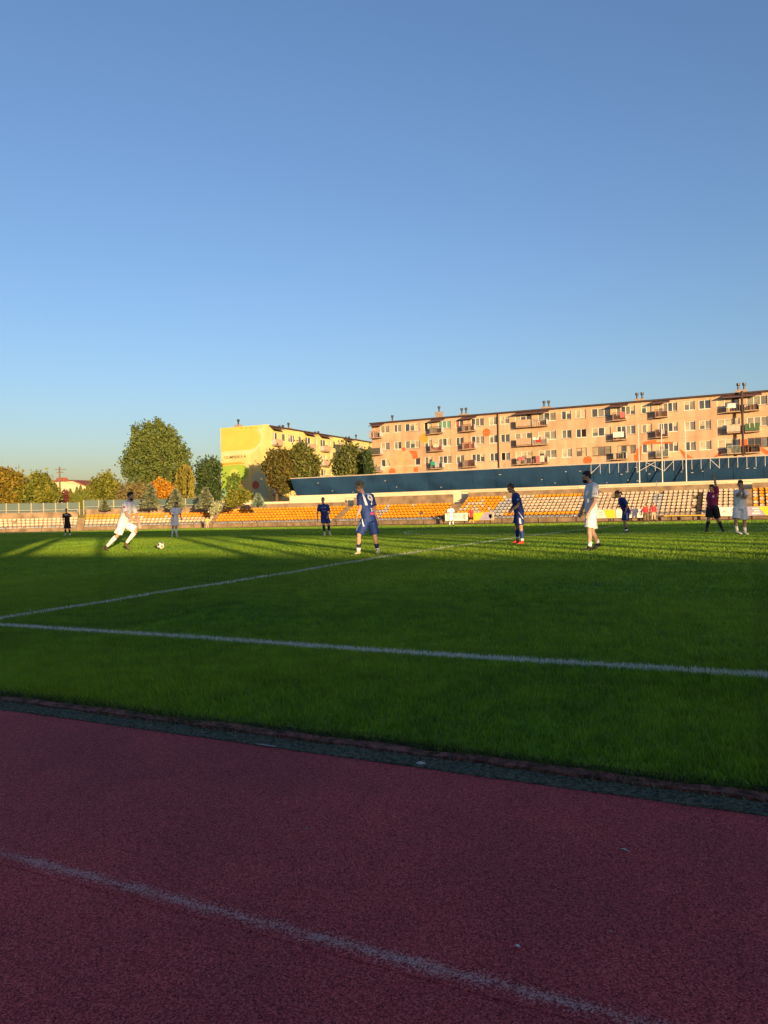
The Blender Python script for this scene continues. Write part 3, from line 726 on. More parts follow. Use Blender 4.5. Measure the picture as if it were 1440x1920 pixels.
def wall_with_holes(b, fc, a0, a1, z0, z1, holes, rev=.16):
    A = sorted(set([a0, a1]+[h[0] for h in holes]+[h[1] for h in holes])); Z = sorted(set([z0, z1]+[h[2] for h in holes]+[h[3] for h in holes]))
    for x0, x1 in zip(A, A[1:]):
        for y0, y1 in zip(Z, Z[1:]):
            cx, cz = (x0+x1)/2, (y0+y1)/2
            if any(h[0] < cx < h[1] and h[2] < cz < h[3] for h in holes): continue
            b.quad(fc.p(x0, y0), fc.p(x1, y0), fc.p(x1, y1), fc.p(x0, y1))
    for h in holes:
        x0, x1, y0, y1 = h[:4]
        for (p, q) in (((x0, y0), (x1, y0)), ((x1, y0), (x1, y1)), ((x1, y1), (x0, y1)), ((x0, y1), (x0, y0))):
            b.quad(fc.p(*p), fc.p(*p, -rev), fc.p(*q, -rev), fc.p(*q))
def window(fc, root, x0, x1, z0, z1, panes, kind='n', tall=(), rev=.16, sill=True):
    """frame bars with panes behind them, set in the opening; a sill below"""
    fm = m_brown if kind == 'b' else m_frame
    b = MB(); t = .075; d = -rev+.06
    def bar(xa, xb, za, zb, back=-rev+.005): b.obox(fc.p(xa, za, back), fc.u*(xb-xa), fc.n*(d-back), Vector((0, 0, zb-za)))
    bar(x0, x1, z0, z0+t); bar(x0, x1, z1-t, z1); bar(x0, x0+t, z0+t, z1-t); bar(x1-t, x1, z0+t, z1-t)
    w = (x1-x0)/panes
    for i in range(1, panes): bar(x0+w*i-t*.75, x0+w*i+t*.75, z0+t, z1-t)
    fr = b.build('window', fm, root)
    for i in range(panes):
        pa, pb = x0+w*i+(t if i == 0 else t*.75), x0+w*(i+1)-(t if i == panes-1 else t*.75)
        g = random.choice(m_glass[:4]) if random.random() < .82 else m_glass[4]
        if kind == 'red' and i == 0: g = m_gred
        if kind == 'dark0' and i == 0: g = m_gdark
        if kind == 'dark1' and i == panes-1: g = m_gdark
        if kind == 'teal': g = m_gteal
        bb = MB().obox(fc.p(pa, z0+t, -rev-.01), fc.u*(pb-pa), fc.n*.025, Vector((0, 0, z1-z0-2*t)))
        bb.build('pane', g, fr)
        if g in m_glass[:2] and random.random() < .35:   # a half-drawn blind inside the pane
            hh = (z1-z0-2*t)*random.uniform(.25, .6)
            MB().obox(fc.p(pa+.01, z1-t-hh, -rev+.017), fc.u*(pb-pa-.02), fc.n*.008, Vector((0, 0, hh))).build('blind', m_glass[4], fr)
    if sill: MB().obox(fc.p(x0-.06, z0-.06, .002), fc.u*(x1-x0+.12), fc.n*.07, Vector((0, 0, .055))).build('sill', m_pipe if random.random() < .4 else m_frame, fr)
rail_cols = {'side': M('balcony_side', (.40, .40, .42), .8, .12), 'grey': M('rail_grey', (.22, .20, .19), .7, .15), 'brown': M('rail_brown', (.17, .08, .05), .7, .15), 'red': M('rail_red', (.36, .12, .07), .7, .15), 'dark': M('rail_dark', (.07, .075, .06), .7, .15),
             'pale': M('rail_pale', (.45, .38, .30), .7, .15), 'green': M('rail_green', (.06, .12, .06), .8, .3, 8), 'sage': M('rail_sage', (.28, .32, .24), .7, .15), 'pink': M('rail_pink', (.47, .30, .2), .8, .12)}
m_slab = M('balcony_slab', (.36, .25, .17), .9, .2)
def balcony(fc, root, x0, x1, zf, style, out=1.15, cloth=None, h=1.02):
    """slab, side panels and a front of bars or sheet; laundry over the rail"""
    b = MB().obox(fc.p(x0, zf-.14, .003), fc.u*(x1-x0), fc.n*out, Vector((0, 0, .14)))
    sl = b.build('balcony', m_slab, root)
    kind, colr = style; m = rail_cols[colr]
    if kind == 'sheet':
        MB().obox(fc.p(x0, zf+.06, out-.05), fc.u*(x1-x0), fc.n*.04, Vector((0, 0, h-.1))).build('railing', m, sl)
        for xx in (x0, x1-.04): MB().obox(fc.p(xx, zf+.06, .02), fc.u*.04, fc.n*(out-.08), Vector((0, 0, h-.1))).build('side_panel', rail_cols['side'], sl)
    else:
        n = int((x1-x0)/(.16 if kind == 'bars' else .3)); b = MB()
        for i in range(n+1):
            xx = x0+(x1-x0-.05)*i/n; b.obox(fc.p(xx, zf+.002, out-.05), fc.u*(.05 if kind == 'bars' else .035), fc.n*.03, Vector((0, 0, h-.06)))
        b.build('railing', m, sl)
        for xx in (x0, x1-.04): MB().obox(fc.p(xx, zf+.1, .02), fc.u*.03, fc.n*(out-.08), Vector((0, 0, h-.2))).build('side_panel', rail_cols['side'], sl)
    MB().obox(fc.p(x0-.02, zf+h-.05, out-.07), fc.u*(x1-x0+.04), fc.n*.08, Vector((0, 0, .06))).build('top_rail', m, sl)
    # things kept on it: boxes, plants, a chair back
    for k in range(random.choice((0, 1, 2, 2))):
        xx = random.uniform(x0+.15, x1-.6); hh = random.uniform(.5, 1.25)
        MB().obox(fc.p(xx, zf+.004, .35), fc.u*random.uniform(.25, .5), fc.n*.35, Vector((0, 0, hh))).build('stored_box', random.choice((rail_cols['dark'], rail_cols['brown'], rail_cols['pale'], rail_cols['grey'])), sl)
    for (a, c_, dz, colr2) in cloth or ():
        b = MB(); n = 6; xa, xb = x0+(x1-x0)*a, x0+(x1-x0)*c_
        for i in range(n):
            s0, s1 = xa+(xb-xa)*i/n, xa+(xb-xa)*(i+1)/n; w0, w1 = out+.03+.03*math.sin(i*1.9), out+.03+.03*math.sin((i+1)*1.9)
            b.quad(fc.p(s0, zf+h-dz, w0), fc.p(s1, zf+h-dz, w1), fc.p(s1, zf+h+.04, out+.02), fc.p(s0, zf+h+.04, out+.02))
            b.quad(fc.p(s1, zf+h-dz, w1-.02), fc.p(s0, zf+h-dz, w0-.02), fc.p(s0, zf+h+.04, out), fc.p(s1, zf+h+.04, out))
        b.build('laundry', M('cloth_'+colr2, {'white': (.72, .68, .6), 'red': (.5, .03, .03), 'pink': (.5, .13, .13), 'teal': (.02, .28, .22), 'dark': (.03, .03, .035), 'grey': (.35, .36, .38), 'cream': (.62, .52, .38)}[colr2], .9, .1), sl)
def awning(fc, root, x0, x1, z=16.05):
    b = MB(); out = 1.25
    b.add([fc.p(x0, z, .02), fc.p(x1, z, .02), fc.p(x1+.05, z-.42, out), fc.p(x0-.05, z-.42, out), fc.p(x0, z-.06, .02), fc.p(x1, z-.06, .02), fc.p(x1+.05, z-.48, out), fc.p(x0-.05, z-.48, out)],
          [(0, 3, 2, 1), (4, 5, 6, 7), (3, 7, 6, 2), (0, 4, 7, 3), (1, 2, 6, 5), (0, 1, 5, 4)])
    b.build('awning', m_awn, root)
def chimney(root, x, y, zb, w, h, pots):
    c = MB().box(x-w/2, x+w/2, y-.35, y+.35, zb, zb+h).build('chimney', m_chim, root)
    for i in range(pots):
        xx = x+(i-(pots-1)/2)*.75
        b = MB(); b.tube([(xx, y, zb+h+.002), (xx, y, zb+h+.55)], .13, 8); b.tube([(xx, y, zb+h+.56), (xx, y, zb+h+.64), (xx, y, zb+h+.95)], [.17, .24, .24], 8)
        b.build('cowl', m_cowl, c)

# --- pink block, facing the pitch
fc = Face((0, PY, 0), (1, 0, 0), (0, -1, 0))
X = lambda px: on_y(px, 840, PY).x
XL, XR = X(697.5), X(1440)+14
root = thing('apartment_block', ((XL+XR)/2, PY, -.4), 'long salmon pink apartment block with balconies behind the stand', 'building')
ROWS = [(14.42, 15.72), (11.58, 12.88), (8.74, 10.04)]; FL = [13.72, 10.88, 8.04]
cols_ = [  # px0, px1, panes, kinds per row, door column?
 (714, 730.5, 2, 'nnn'), (739, 752.6, 2, 'nnn'), (760, 787, 3, 'nnn'), (796, 810, 2, ('dark0', 'n', 'n')), (822, 846, 3, ('teal', 'n', 'n')),
 (855, 869.5, 2, ('red', 'n', 'n')), (884, 908, 3, 'nnn'), (918, 933.5, 2, 'nnn'), (939, 956, 2, ('n', 'n', 'dark0')), (966.5, 998, 3, 'nnn'),
 (1010, 1043, 3, ('n', 'n', 'n')), (1054, 1072, 2, 'nnn'), (1080.6, 1099.7, 2, ('n', 'dark1', 'b')), (1110.5, 1146, 3, ('n', 'n', 'b')), (1157, 1192, 4, ('n', 'n', 'b')),
 (1204, 1223, 2, 'nnn'), (1236, 1271.6, 4, 'nnn'), (1284, 1304.6, 2, 'nnn'), (1312, 1334, 2, 'nnn'), (1346, 1388, 3, 'nnn'), (1402, 1441, 3, ('n', 'n', 'b')), (1455, 1478, 2, 'nnn'), (1490, 1530, 3, 'nnn')]
holes = []; wins = []
random.seed(21)
for c in cols_:
    for r, (z0, z1) in enumerate(ROWS):
        holes.append((X(c[0]), X(c[1]), z0, z1)); wins.append((X(c[0]), X(c[1]), z0, z1, c[2], c[3][r]))
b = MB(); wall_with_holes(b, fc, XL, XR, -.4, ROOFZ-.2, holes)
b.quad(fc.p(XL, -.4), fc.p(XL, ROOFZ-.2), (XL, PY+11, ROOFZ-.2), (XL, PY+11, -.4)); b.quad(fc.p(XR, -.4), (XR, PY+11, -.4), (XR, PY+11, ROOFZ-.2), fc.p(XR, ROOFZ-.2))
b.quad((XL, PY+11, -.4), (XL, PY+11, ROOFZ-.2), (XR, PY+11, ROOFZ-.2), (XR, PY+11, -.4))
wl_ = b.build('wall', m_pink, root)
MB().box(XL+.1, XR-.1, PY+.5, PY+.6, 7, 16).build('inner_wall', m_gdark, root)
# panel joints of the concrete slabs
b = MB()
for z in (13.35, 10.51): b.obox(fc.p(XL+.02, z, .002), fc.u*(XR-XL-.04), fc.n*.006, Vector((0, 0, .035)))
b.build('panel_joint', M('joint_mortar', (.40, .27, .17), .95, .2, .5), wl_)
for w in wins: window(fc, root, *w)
MB().box(XL-.25, XR+.25, PY-.35, PY+11.3, ROOFZ-.19, ROOFZ+.06).build('roof', m_roofd, root)
bal = [  # px0, px1, styles per row, cloths per row
 (698.3, 718, [('thin', 'red'), ('sheet', 'dark'), ('bars', 'pale')], [None, None, None]),
 (811, 833, [('bars', 'dark'), ('bars', 'red'), ('bars', 'dark')], [None, [(.3, .75, .5, 'cream')], [(.05, .4, .55, 'teal'), (.4, .75, .9, 'grey')]]),
 (871, 894, [('bars', 'brown'), ('bars', 'red'), ('bars', 'brown')], [None, None, None]),
 (972, 999, [('sheet', 'pink'), ('sheet', 'pink'), ('thin', 'pink')], [None, None, [(.1, .5, .5, 'pink')]]),
 (1001.5, 1029, [('thin', 'grey'), ('bars', 'pale'), ('bars', 'brown')], [None, [(.05, .5, .35, 'white'), (.3, .6, .75, 'red')], [(0, .2, .4, 'dark'), (.25, .5, 1.0, 'pink'), (.5, .8, .9, 'cream')]]),
 (1152, 1176, [('bars', 'brown'), ('bars', 'dark'), ('thin', 'sage')], [[(.6, .95, .8, 'pink')], [(.02, .85, .75, 'white')], None]),
 (1231, 1254, [('bars', 'brown'), ('bars', 'brown'), ('bars', 'sage')], [None, [(.5, .75, .7, 'grey')], None]),
 (1364, 1389, [('thin', 'grey'), ('sheet', 'pale'), ('bars', 'sage')], [[(.1, .7, .6, 'white')], None, None]),
 (1397.5, 1425, [('thin', 'grey'), ('sheet', 'green'), ('thin', 'brown')], [None, [(.3, .36, .6, 'cream'), (.62, .68, .6, 'cream')], None])]
for p0, p1, st, cl in bal:
    for r in range(3): balcony(fc, root, X(p0), X(p1), FL[r], st[r], cloth=cl[r], h=1.02)
for p0, p1 in ((698, 722), (811, 836), (869, 896), (970, 1032), (1148, 1180), (1226, 1258), (1356, 1430)): awning(fc, root, X(p0), X(p1))
b = MB(); b.tube([fc.p(X(935.3), -.4, .12), fc.p(X(935.3), ROOFZ-.2, .12)], .10, 6); b.build('downpipe', m_pipe, root)
b = MB(); b.tube([fc.p(X(1393.5), -.4, .95), fc.p(X(1393.5), ROOFZ+.1, .95)], .16, 6); b.build('downpipe', m_pipe, root)
for px, w, h, k, dy in ((735.5, .9, .5, 1, 5), (823.5, 1.2, 1.35, 1, 5), (870, 1.5, .7, 2, 5), (1025, 1.5, .7, 2, 5), (1200, 1.5, .7, 2, 5), (1391, 1.6, .8, 2, 5)):
    x = on_y(px, 780, PY+dy).x; chimney(root, x, PY+dy, ROOFZ+.062, w, h+.25, k)
# painted shapes on the render
def disc(px, py, r, m, nm='painted_disc'):
    c = on_y(px, py, PY); rr = (on_y(px+r, py, PY).x-c.x)
    MB().poly([fc.p(c.x+rr*math.cos(t*math.pi/14), c.z+rr*math.sin(t*math.pi/14), .004) for t in range(28)]).build(nm, m, wl_)
def paint(pts, m, nm='painted_stripe', out=.004):
    MB().poly([(lambda q: fc.p(q.x, q.z, out))(on_y(x, y, PY)) for x, y in pts]).build(nm, m, wl_)
disc(794.5, 821.4, 8.3, m_oc); disc(735.3, 885, 6.6, m_or); disc(912, 810.8, 7.2, m_or); disc(1101.5, 863, 8.5, m_or)
def arc_paint(cx, cy, ri, ro, t0, t1, m, sx=1.0):
    n = 8; P = [(cx+sx*ro*math.cos(R(t0+(t1-t0)*i/n)), cy-ro*math.sin(R(t0+(t1-t0)*i/n))) for i in range(n+1)]+[(cx+sx*ri*math.cos(R(t1+(t0-t1)*i/n)), cy-ri*math.sin(R(t1+(t0-t1)*i/n))) for i in range(n+1)]
    paint(P, m, out=.006)
paint([(738, 848), (767, 845.5), (775, 862), (786, 888), (776, 891), (742, 891), (727, 862)], m_tan, 'painted_field', .003)
paint([(766.5, 845.5), (781, 845.5), (784, 859.5), (775, 860.5), (771.5, 852)], m_or); paint([(776, 876.5), (784, 876), (784, 888), (775, 888.5)], m_or); paint([(753, 839.5), (760, 839), (760, 845.5), (754, 846)], m_or)
paint([(1200, 838), (1207, 829), (1222, 825), (1231, 824.5), (1231, 829), (1262, 828), (1262, 831), (1204, 833.5), (1202.5, 843), (1201.5, 868), (1190, 868.5), (1188, 853), (1193, 842)], m_or)
paint([(1272.5, 841), (1277, 843), (1304, 862), (1285, 863)], m_or); paint([(1355, 845), (1352, 852), (1337, 861), (1334, 861), (1345, 850)], m_or); paint([(1388.5, 824), (1401, 823), (1401, 840), (1388.5, 840.5)], m_or)
paint([(1426, 839), (1431, 840), (1444, 848), (1444, 855), (1440, 855), (1424, 844)], m_or)

# --- yellow block, gable towards the pitch, long side towards the right
m_yel = mat('yellow_render', (.60, .50, .19), .92, .08, .4, .12, 5, streak=.08); m_yel2 = mat('mural_deep_yellow', (.50, .45, .09), .92, .06, .4)
m_ycream = mat('mural_cream', (.66, .54, .29), .92, .05, .4); m_yorange = mat('mural_stripe_orange', (.74, .30, .03), .92, .06); m_ygreen = mat('mural_green', (.28, .42, .05), .92, .06)
m_ygreen2 = mat('mural_lime', (.42, .48, .10), .92, .06); m_yteal = mat('mural_teal', (.20, .36, .22), .92, .08); m_ygrey = mat('gable_sage', (.42, .44, .27), .92, .08); m_ywhite = mat('pale_render', (.60, .60, .54), .92, .06); m_letter = mat('dark_lettering', (.10, .07, .04), .9, .05)
XE = -73.0; YE = 105.4; XW = -83.0; YN = 172.0; RZ = 16.2
root = thing('apartment_block', (XE, YE, -.4), 'yellow apartment block with painted gable and address lettering', 'building')
fg = Face((0, YE, 0), (1, 0, 0), (0, -1, 0)); fs = Face((XE, 0, 0), (0, 1, 0), (1, 0, 0))
SY = lambda px: on_x(px, 830, XE).y
ycols = [(511, 521, 2, 'nnn'), (529, 536, 1, 'nnn'), (541, 553.5, 3, 'nnn'), (560, 566, 1, 'nnn'), (572.5, 583, 2, 'nnn'), (589.5, 595, 1, 'nnn'), (601, 611, 2, 'nnn'), (616.5, 620.5, 1, 'nnn'), (625, 629.5, 1, 'nnn'), (635, 642, 2, 'nnn'), (654, 661, 2, 'nnn'), (671.5, 681, 3, 'nnn')]
YROWS = [(13.9, 15.25), (11.1, 12.45), (8.3, 9.65), (5.5, 6.85)]; YF = [13.0, 10.2, 7.4, 4.6]
holes = []; wins = []
for c in ycols:
    for z0, z1 in YROWS: holes.append((SY(c[0]), SY(c[1]), z0, z1)); wins.append((SY(c[0]), SY(c[1]), z0, z1, c[2]))
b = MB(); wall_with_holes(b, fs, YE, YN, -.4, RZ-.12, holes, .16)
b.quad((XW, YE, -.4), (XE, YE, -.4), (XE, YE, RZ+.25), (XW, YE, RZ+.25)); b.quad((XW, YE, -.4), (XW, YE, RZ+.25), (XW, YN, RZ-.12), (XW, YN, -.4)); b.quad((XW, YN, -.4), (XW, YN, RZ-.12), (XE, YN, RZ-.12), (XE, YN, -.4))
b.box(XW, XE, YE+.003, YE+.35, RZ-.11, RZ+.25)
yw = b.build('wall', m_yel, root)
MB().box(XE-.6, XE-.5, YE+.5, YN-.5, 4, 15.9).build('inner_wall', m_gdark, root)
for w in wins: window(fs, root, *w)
MB().box(XW-.2, XE+.35, YE+.36, YN+.2, RZ-.1, RZ+.1).build('roof', m_roofd, root)
for p0, p1, co in ((509, 522, 'pink'), (571, 584, 'pink'), (599.5, 612, 'pink'), (645, 655, 'pale')):
    for r in range(4): balcony(fs, root, SY(p0), SY(p1), YF[r], ('sheet', co), out=1.0, h=.95, cloth=[(.6, 1.0, .5, 'red')] if (p0 == 571 and r == 1) else None)
    awning(fs, root, SY(p0)-.3, SY(p1)+.4, RZ-.12)
MB().quad(fs.p(SY(612.5), -.38, .004), fs.p(SY(634), -.38, .004), fs.p(SY(634), 10.6, .004), fs.p(SY(612.5), 10.6, .004)).build('pale_panel', m_ywhite, yw) if False else None
for px, w, h, k, dx in ((447, 1.15, .95, 1, -3), (527, .7, .25, 2, -4), (541, 1.3, .95, 1, -4), (593.5, .8, .2, 2, -4), (651, .8, .2, 2, -4), (667, 1.3, .95, 1, -4)):
    p = on_x(px, 800, XE+dx)
    if px == 447: p = Vector((on_y(447, 800, YE+3).x, YE+3, 0))
    chimney(root, p.x, p.y, RZ+.102, w, h, k)
def gp(pts, m, nm, out=.004):
    MB().poly([(lambda q: fg.p(min(max(q.x, XW+.02), XE-.02), q.z, out))(on_y(x, y, YE)) for x, y in pts]).build(nm, m, yw)
g8 = lambda pts: [(380+x/8, 770+y/8) for x, y in pts]
gp(g8([(275, 262), (820, 225), (815, 300), (850, 360), (870, 420), (850, 480), (800, 540), (740, 580), (300, 612), (278, 612)]), m_yel2, 'painted_field')
gp(g8([(290, 615), (740, 583), (800, 545), (860, 480), (885, 420), (870, 345), (840, 270), (900, 262), (905, 430), (860, 530), (780, 620), (700, 650), (290, 690)]), m_ycream, 'painted_band', .005)
gp(g8([(285, 790), (560, 770), (640, 795), (600, 803), (540, 797), (285, 826)]), m_yorange, 'painted_stripe', .006)
gp(g8([(285, 830), (540, 802), (610, 812), (665, 850), (690, 900), (670, 970), (610, 1040), (560, 1090), (540, 1180), (560, 1340), (285, 1345)]), m_ygreen, 'painted_field', .004)
gp(g8([(400, 1000), (400, 930), (440, 880), (490, 865), (540, 900), (545, 1000), (520, 1100), (420, 1100)]), m_ygreen2, 'painted_disc', .006)
gp(g8([(285, 1190), (330, 1150), (360, 1220), (350, 1345), (285, 1345)]), m_yteal, 'painted_field', .007)
gp(g8([(545, 1180), (540, 1100), (575, 1045), (600, 1050), (570, 1150)]), m_yorange, 'painted_stripe', .008)
gp(g8([(740, 1000), (780, 930), (860, 905), (960, 960), (1035, 1010), (1040, 1310), (735, 1300)]), m_ygrey, 'painted_field', .004)  # grey-green patch over the lower right of the gable
gp(g8([(795+52*math.cos(t*math.pi/12), 1115+64*math.sin(t*math.pi/12)) for t in range(24)]), M('mural_red', (.42, .10, .05), .9, .06), 'painted_disc', .008)
gp(g8([(690, 1285), (790, 1278), (800, 1308), (690, 1318)]), m_or, 'painted_stripe', .008)
for x in (585, 653, 718): gp(g8([(x-6, 250), (x+6, 249), (x+6, 266), (x-6, 267)]), m_letter, 'vent', .007)
fcu = bpy.data.curves.new('address', 'FONT'); fcu.body = 'OLIMPIJSKA 4'; fcu.size = 1.0; fcu.extrude = .004; fcu.offset = .012
to = bpy.data.objects.new('tmp_text', fcu); COL.objects.link(to); bpy.context.view_layer.update()
me = bpy.data.meshes.new_from_object(to.evaluated_get(bpy.context.evaluated_depsgraph_get())); bpy.data.objects.remove(to)
pa, pb = on_y(420.6, 861, YE), on_y(460.8, 856.5, YE); xs_ = [v.co.x for v in me.vertices]; zs_ = [v.co.y for v in me.vertices]; w0, w1, h0, h1 = min(xs_), max(xs_), min(zs_), max(zs_)
hh = on_y(440, 854.2, YE).z-on_y(440, 860.6, YE).z; zb = on_y(440, 860.8, YE).z
me.transform(Matrix(((1, 0, 0, 0), (0, 0, -1, 0), (0, 1, 0, 0), (0, 0, 0, 1))))
for v in me.vertices:
    v.co = Vector((pa.x+(v.co.x-w0)/(w1-w0)*(pb.x-pa.x), YE-.012+v.co.y*.5, zb+(v.co.z-h0)/(h1-h0)*hh))-Vector(root.location)
me.materials.append(m_letter); o = bpy.data.objects.new('lettering', me); COL.objects.link(o); o.parent = yw

# --- small house with red roof on the left, and the pole with wires
m_house = mat('house_plaster', (.78, .62, .36), .9, .06); m_tile = mat('red_roof_tile', (.28, .085, .05), .8, .2, 3)
YH = 150.0; hp = lambda x, y: on_y(x, y, YH)
root = thing('house', hp(137, 960), 'cream house with low red roof behind the small cypress row', 'building')
g = [hp(101, 945), hp(172, 943), hp(172, 916), hp(137, 902.5), hp(101, 903.5)]
b = MB(); b.poly(g); b.poly([p+Vector((0, 9, 0)) for p in reversed(g)])
for p, q in zip(g, g[1:]+g[:1]): b.quad(p, p+Vector((0, 9, 0)), q+Vector((0, 9, 0)), q)
b.build('wall', m_house, root)
b = MB(); e = Vector((0, -.25, .02)); d = Vector((0, 9.6, 0)); t = Vector((0, 0, .35))
for p, q in ((hp(99, 903.4), hp(137.2, 902.2)), (hp(137, 902.2), hp(176, 917.5))): b.obox(p+e, q-p, d, t)
b.build('roof', m_tile, root)
c = hp(106, 903); MB().box(c.x-1.3, c.x+1.6, YH+1, YH+2.5, c.z+.2, hp(106, 895.5).z).build('chimney', M('chimney_brick', (.32, .10, .06), .85, .2, 4), root)
pp = at(113.5, 125); zt_ = at(113.5, 125, 875).z
root = thing('utility_pole', (pp.x, pp.y, -.4), 'wooden utility pole with crossarm and wires by the cream house', 'pole')
m_wood = mat('weathered_pole', (.16, .12, .09), .9, .2)
MB().tube([(pp.x, pp.y, -.4), (pp.x, pp.y, zt_)], [.2, .12], 7).build('pole', m_wood, root)
MB().tube([(pp.x, pp.y+.1, zt_-3.4), (pp.x-1.2, pp.y+.1, -.4)], [.1, .14], 6).build('stay', m_wood, root)
for dz, w in ((-.5, .8), (-1.0, .5)): MB().obox((pp.x-w, pp.y-.2, zt_+dz), (2*w, .9*w, 0), (0, .12, 0), (0, 0, .12)).build('crossarm', m_wood, root)
for a, dz in ((at(-60, 150, 893), -2.2), (at(205, 135, 908), -2.3), (at(-60, 150, 897), -2.5), (at(260, 135, 905), -1.9)):
    s = Vector((pp.x, pp.y, zt_+dz)); pts = [s.lerp(a, i/10)-Vector((0, 0, 1.2*(i/10)*(1-i/10)*4*.4)) for i in range(11)]
    MB().tube(pts, .025, 4).build('wire', m_cowl, root)
# ------------------------------------------------------------------ trees and shrubs
def leaf_mat(name, c1, c2, tr=.25):
    m = bpy.data.materials.new(name); m.use_nodes = True; n, l = nt(m); b = n['Principled BSDF']; out = n['Material Output']
    at_ = n.new('ShaderNodeAttribute'); at_.attribute_name = 'tint'
    mx = n.new('ShaderNodeMix'); mx.data_type = 'RGBA'; l.new(at_.outputs['Fac'], mx.inputs[0]); mx.inputs[6].default_value = (*c1, 1); mx.inputs[7].default_value = (*c2, 1)
    l.new(mx.outputs[2], b.inputs['Base Color']); b.inputs['Roughness'].default_value = .6; b.inputs['Specular IOR Level'].default_value = .25
    t = n.new('ShaderNodeBsdfTranslucent'); l.new(mx.outputs[2], t.inputs[0]); ms = n.new('ShaderNodeMixShader'); ms.inputs[0].default_value = tr
    l.new(b.outputs[0], ms.inputs[1]); l.new(t.outputs[0], ms.inputs[2]); l.new(ms.outputs[0], out.inputs[0]); return m
m_bark = mat('tree_bark', (.10, .075, .05), .95, .3, 4, .5, 12)
def leaves_obj(name, P, size, tint, m, parent, elong=1.0, axis=None):
    """P: n x 3 leaf centres; two-triangle leaves with random facing"""
    n = len(P); a = RNG.normal(size=(n, 3)); a /= np.linalg.norm(a, axis=1)[:, None]
    if axis is not None: a = a*.45+axis; a /= np.linalg.norm(a, axis=1)[:, None]
    b = np.cross(a, RNG.normal(size=(n, 3))); b /= np.linalg.norm(b, axis=1)[:, None]
    s = size*RNG.uniform(.6, 1.3, n)[:, None]
    V = np.stack([P-a*s*elong, P+b*s*.55, P+a*s*elong, P-b*s*.55], 1)-np.array(root_loc(parent))
    me = bpy.data.meshes.new(name); me.vertices.add(4*n); me.vertices.foreach_set('co', V.reshape(-1))
    me.loops.add(4*n); me.loops.foreach_set('vertex_index', np.arange(4*n, dtype=np.int32))
    me.polygons.add(n); me.polygons.foreach_set('loop_start', np.arange(0, 4*n, 4, dtype=np.int32)); me.polygons.foreach_set('loop_total', np.full(n, 4, dtype=np.int32))
    at_ = me.attributes.new('tint', 'FLOAT', 'POINT'); at_.data.foreach_set('value', np.repeat(np.clip(tint, 0, 1), 4).astype(np.float32))
    me.materials.append(m); me.update(calc_edges=True)
    o = bpy.data.objects.new(name, me); COL.objects.link(o); o.parent = parent; return o
def tree(name, label, px, D, py_base, py_top, lobes, m, leaf=.3, n=2600, clump=.75, trunk=.22, group='trees beyond the stand', tdir=None, cat='tree', per=22):
    """lobes in pixels: (cx, cy, rx, ry) of the crown seen from the pitch; depth radius follows rx"""
    s = D/F; base = at(px, D, py_base); top = at(px, D, py_top)
    root = thing(name, base, label, cat, group)
    cs = []; area = sum(l[2]*l[3] for l in lobes); ends = []
    for (cx, cy, rx, ry) in lobes:
        c = at(cx, D, cy); k = max(6, int(n/per*rx*ry/area))
        v = RNG.normal(size=(k, 3)); v /= np.linalg.norm(v, axis=1)[:, None]; rr = RNG.uniform(.25, 1, k)**(1/2.6)
        q = v*rr[:, None]; dep = RNG.uniform(-.5, .5, k)*0
        C = np.array(c)+np.outer(q[:, 0]*rx*s, np.array(r0))+np.outer(q[:, 1]*rx*s*.85, np.array(f0))+np.outer(q[:, 2]*ry*s, np.array((0, 0, 1)))
        cs.append(C); ends += [Vector(x) for x in C[:max(2, k//14)]]
    C = np.concatenate(cs); k = len(C)
    tnt = RNG.uniform(.0, 1, k)
    if tdir is not None:   # hue drifts over the crown (autumn side)
        tnt = .55*tnt+.45*np.clip(.5+((C-C.mean(0))@np.array(tdir))/(C.std()*3), 0, 1)
    P = np.repeat(C, per, 0)+RNG.normal(size=(k*per, 3))*clump*np.repeat(RNG.uniform(.55, 1.15, k), per)[:, None]*.5
    T = np.repeat(tnt, per)+RNG.normal(0, .14, k*per)
    leaves_obj('crown', P, leaf, T, m, root)
    mb = MB(); ct = Vector(C.mean(0)); h = ct.z-base.z
    bend = [base, base+Vector((random.gauss(0, .1), 0, h*.45)), ct]
    mb.tube([base-Vector((0, 0, .3))]+bend[1:], [trunk, trunk*.8, trunk*.35], 7)
    for e in ends[:14]:
        j = bend[1].lerp(ct, random.random()*.7); mb.tube([j, j.lerp(e, .5)+Vector((0, 0, .2)), e], [trunk*.4, trunk*.22, trunk*.08], 5)
    mb.build('trunk', m_bark, root, smooth=True); return root
m_pop = leaf_mat('poplar_leaf', (0.068, 0.109, 0.029), (0.179, 0.218, 0.048)); m_wil = leaf_mat('willow_leaf', (0.179, 0.158, 0.024), (0.313, 0.263, 0.041)); m_dk = leaf_mat('dark_leaf', (0.038, 0.070, 0.024), (0.090, 0.140, 0.041))
m_aut = leaf_mat('autumn_leaf', (0.103, 0.126, 0.022), (0.321, 0.200, 0.022)); m_olv = leaf_mat('olive_leaf', (0.104, 0.131, 0.020), (0.254, 0.245, 0.032)); m_orl = leaf_mat('orange_leaf', (0.364, 0.168, 0.014), (0.560, 0.266, 0.021))
m_spr = leaf_mat('spruce_needle', (0.090, 0.113, 0.065), (0.231, 0.254, 0.145), .1); m_thu = leaf_mat('thuja_leaf', (0.074, 0.105, 0.017), (0.164, 0.175, 0.024), .1); m_map = leaf_mat('maple_leaf', (0.058, 0.085, 0.021), (0.181, 0.182, 0.041)); m_grn = leaf_mat('green_leaf', (0.090, 0.158, 0.024), (0.224, 0.297, 0.048)); m_redl = leaf_mat('purple_leaf', (0.140, 0.042, 0.042), (0.280, 0.084, 0.070))
SD = tuple(-r0)
z_hide = 951
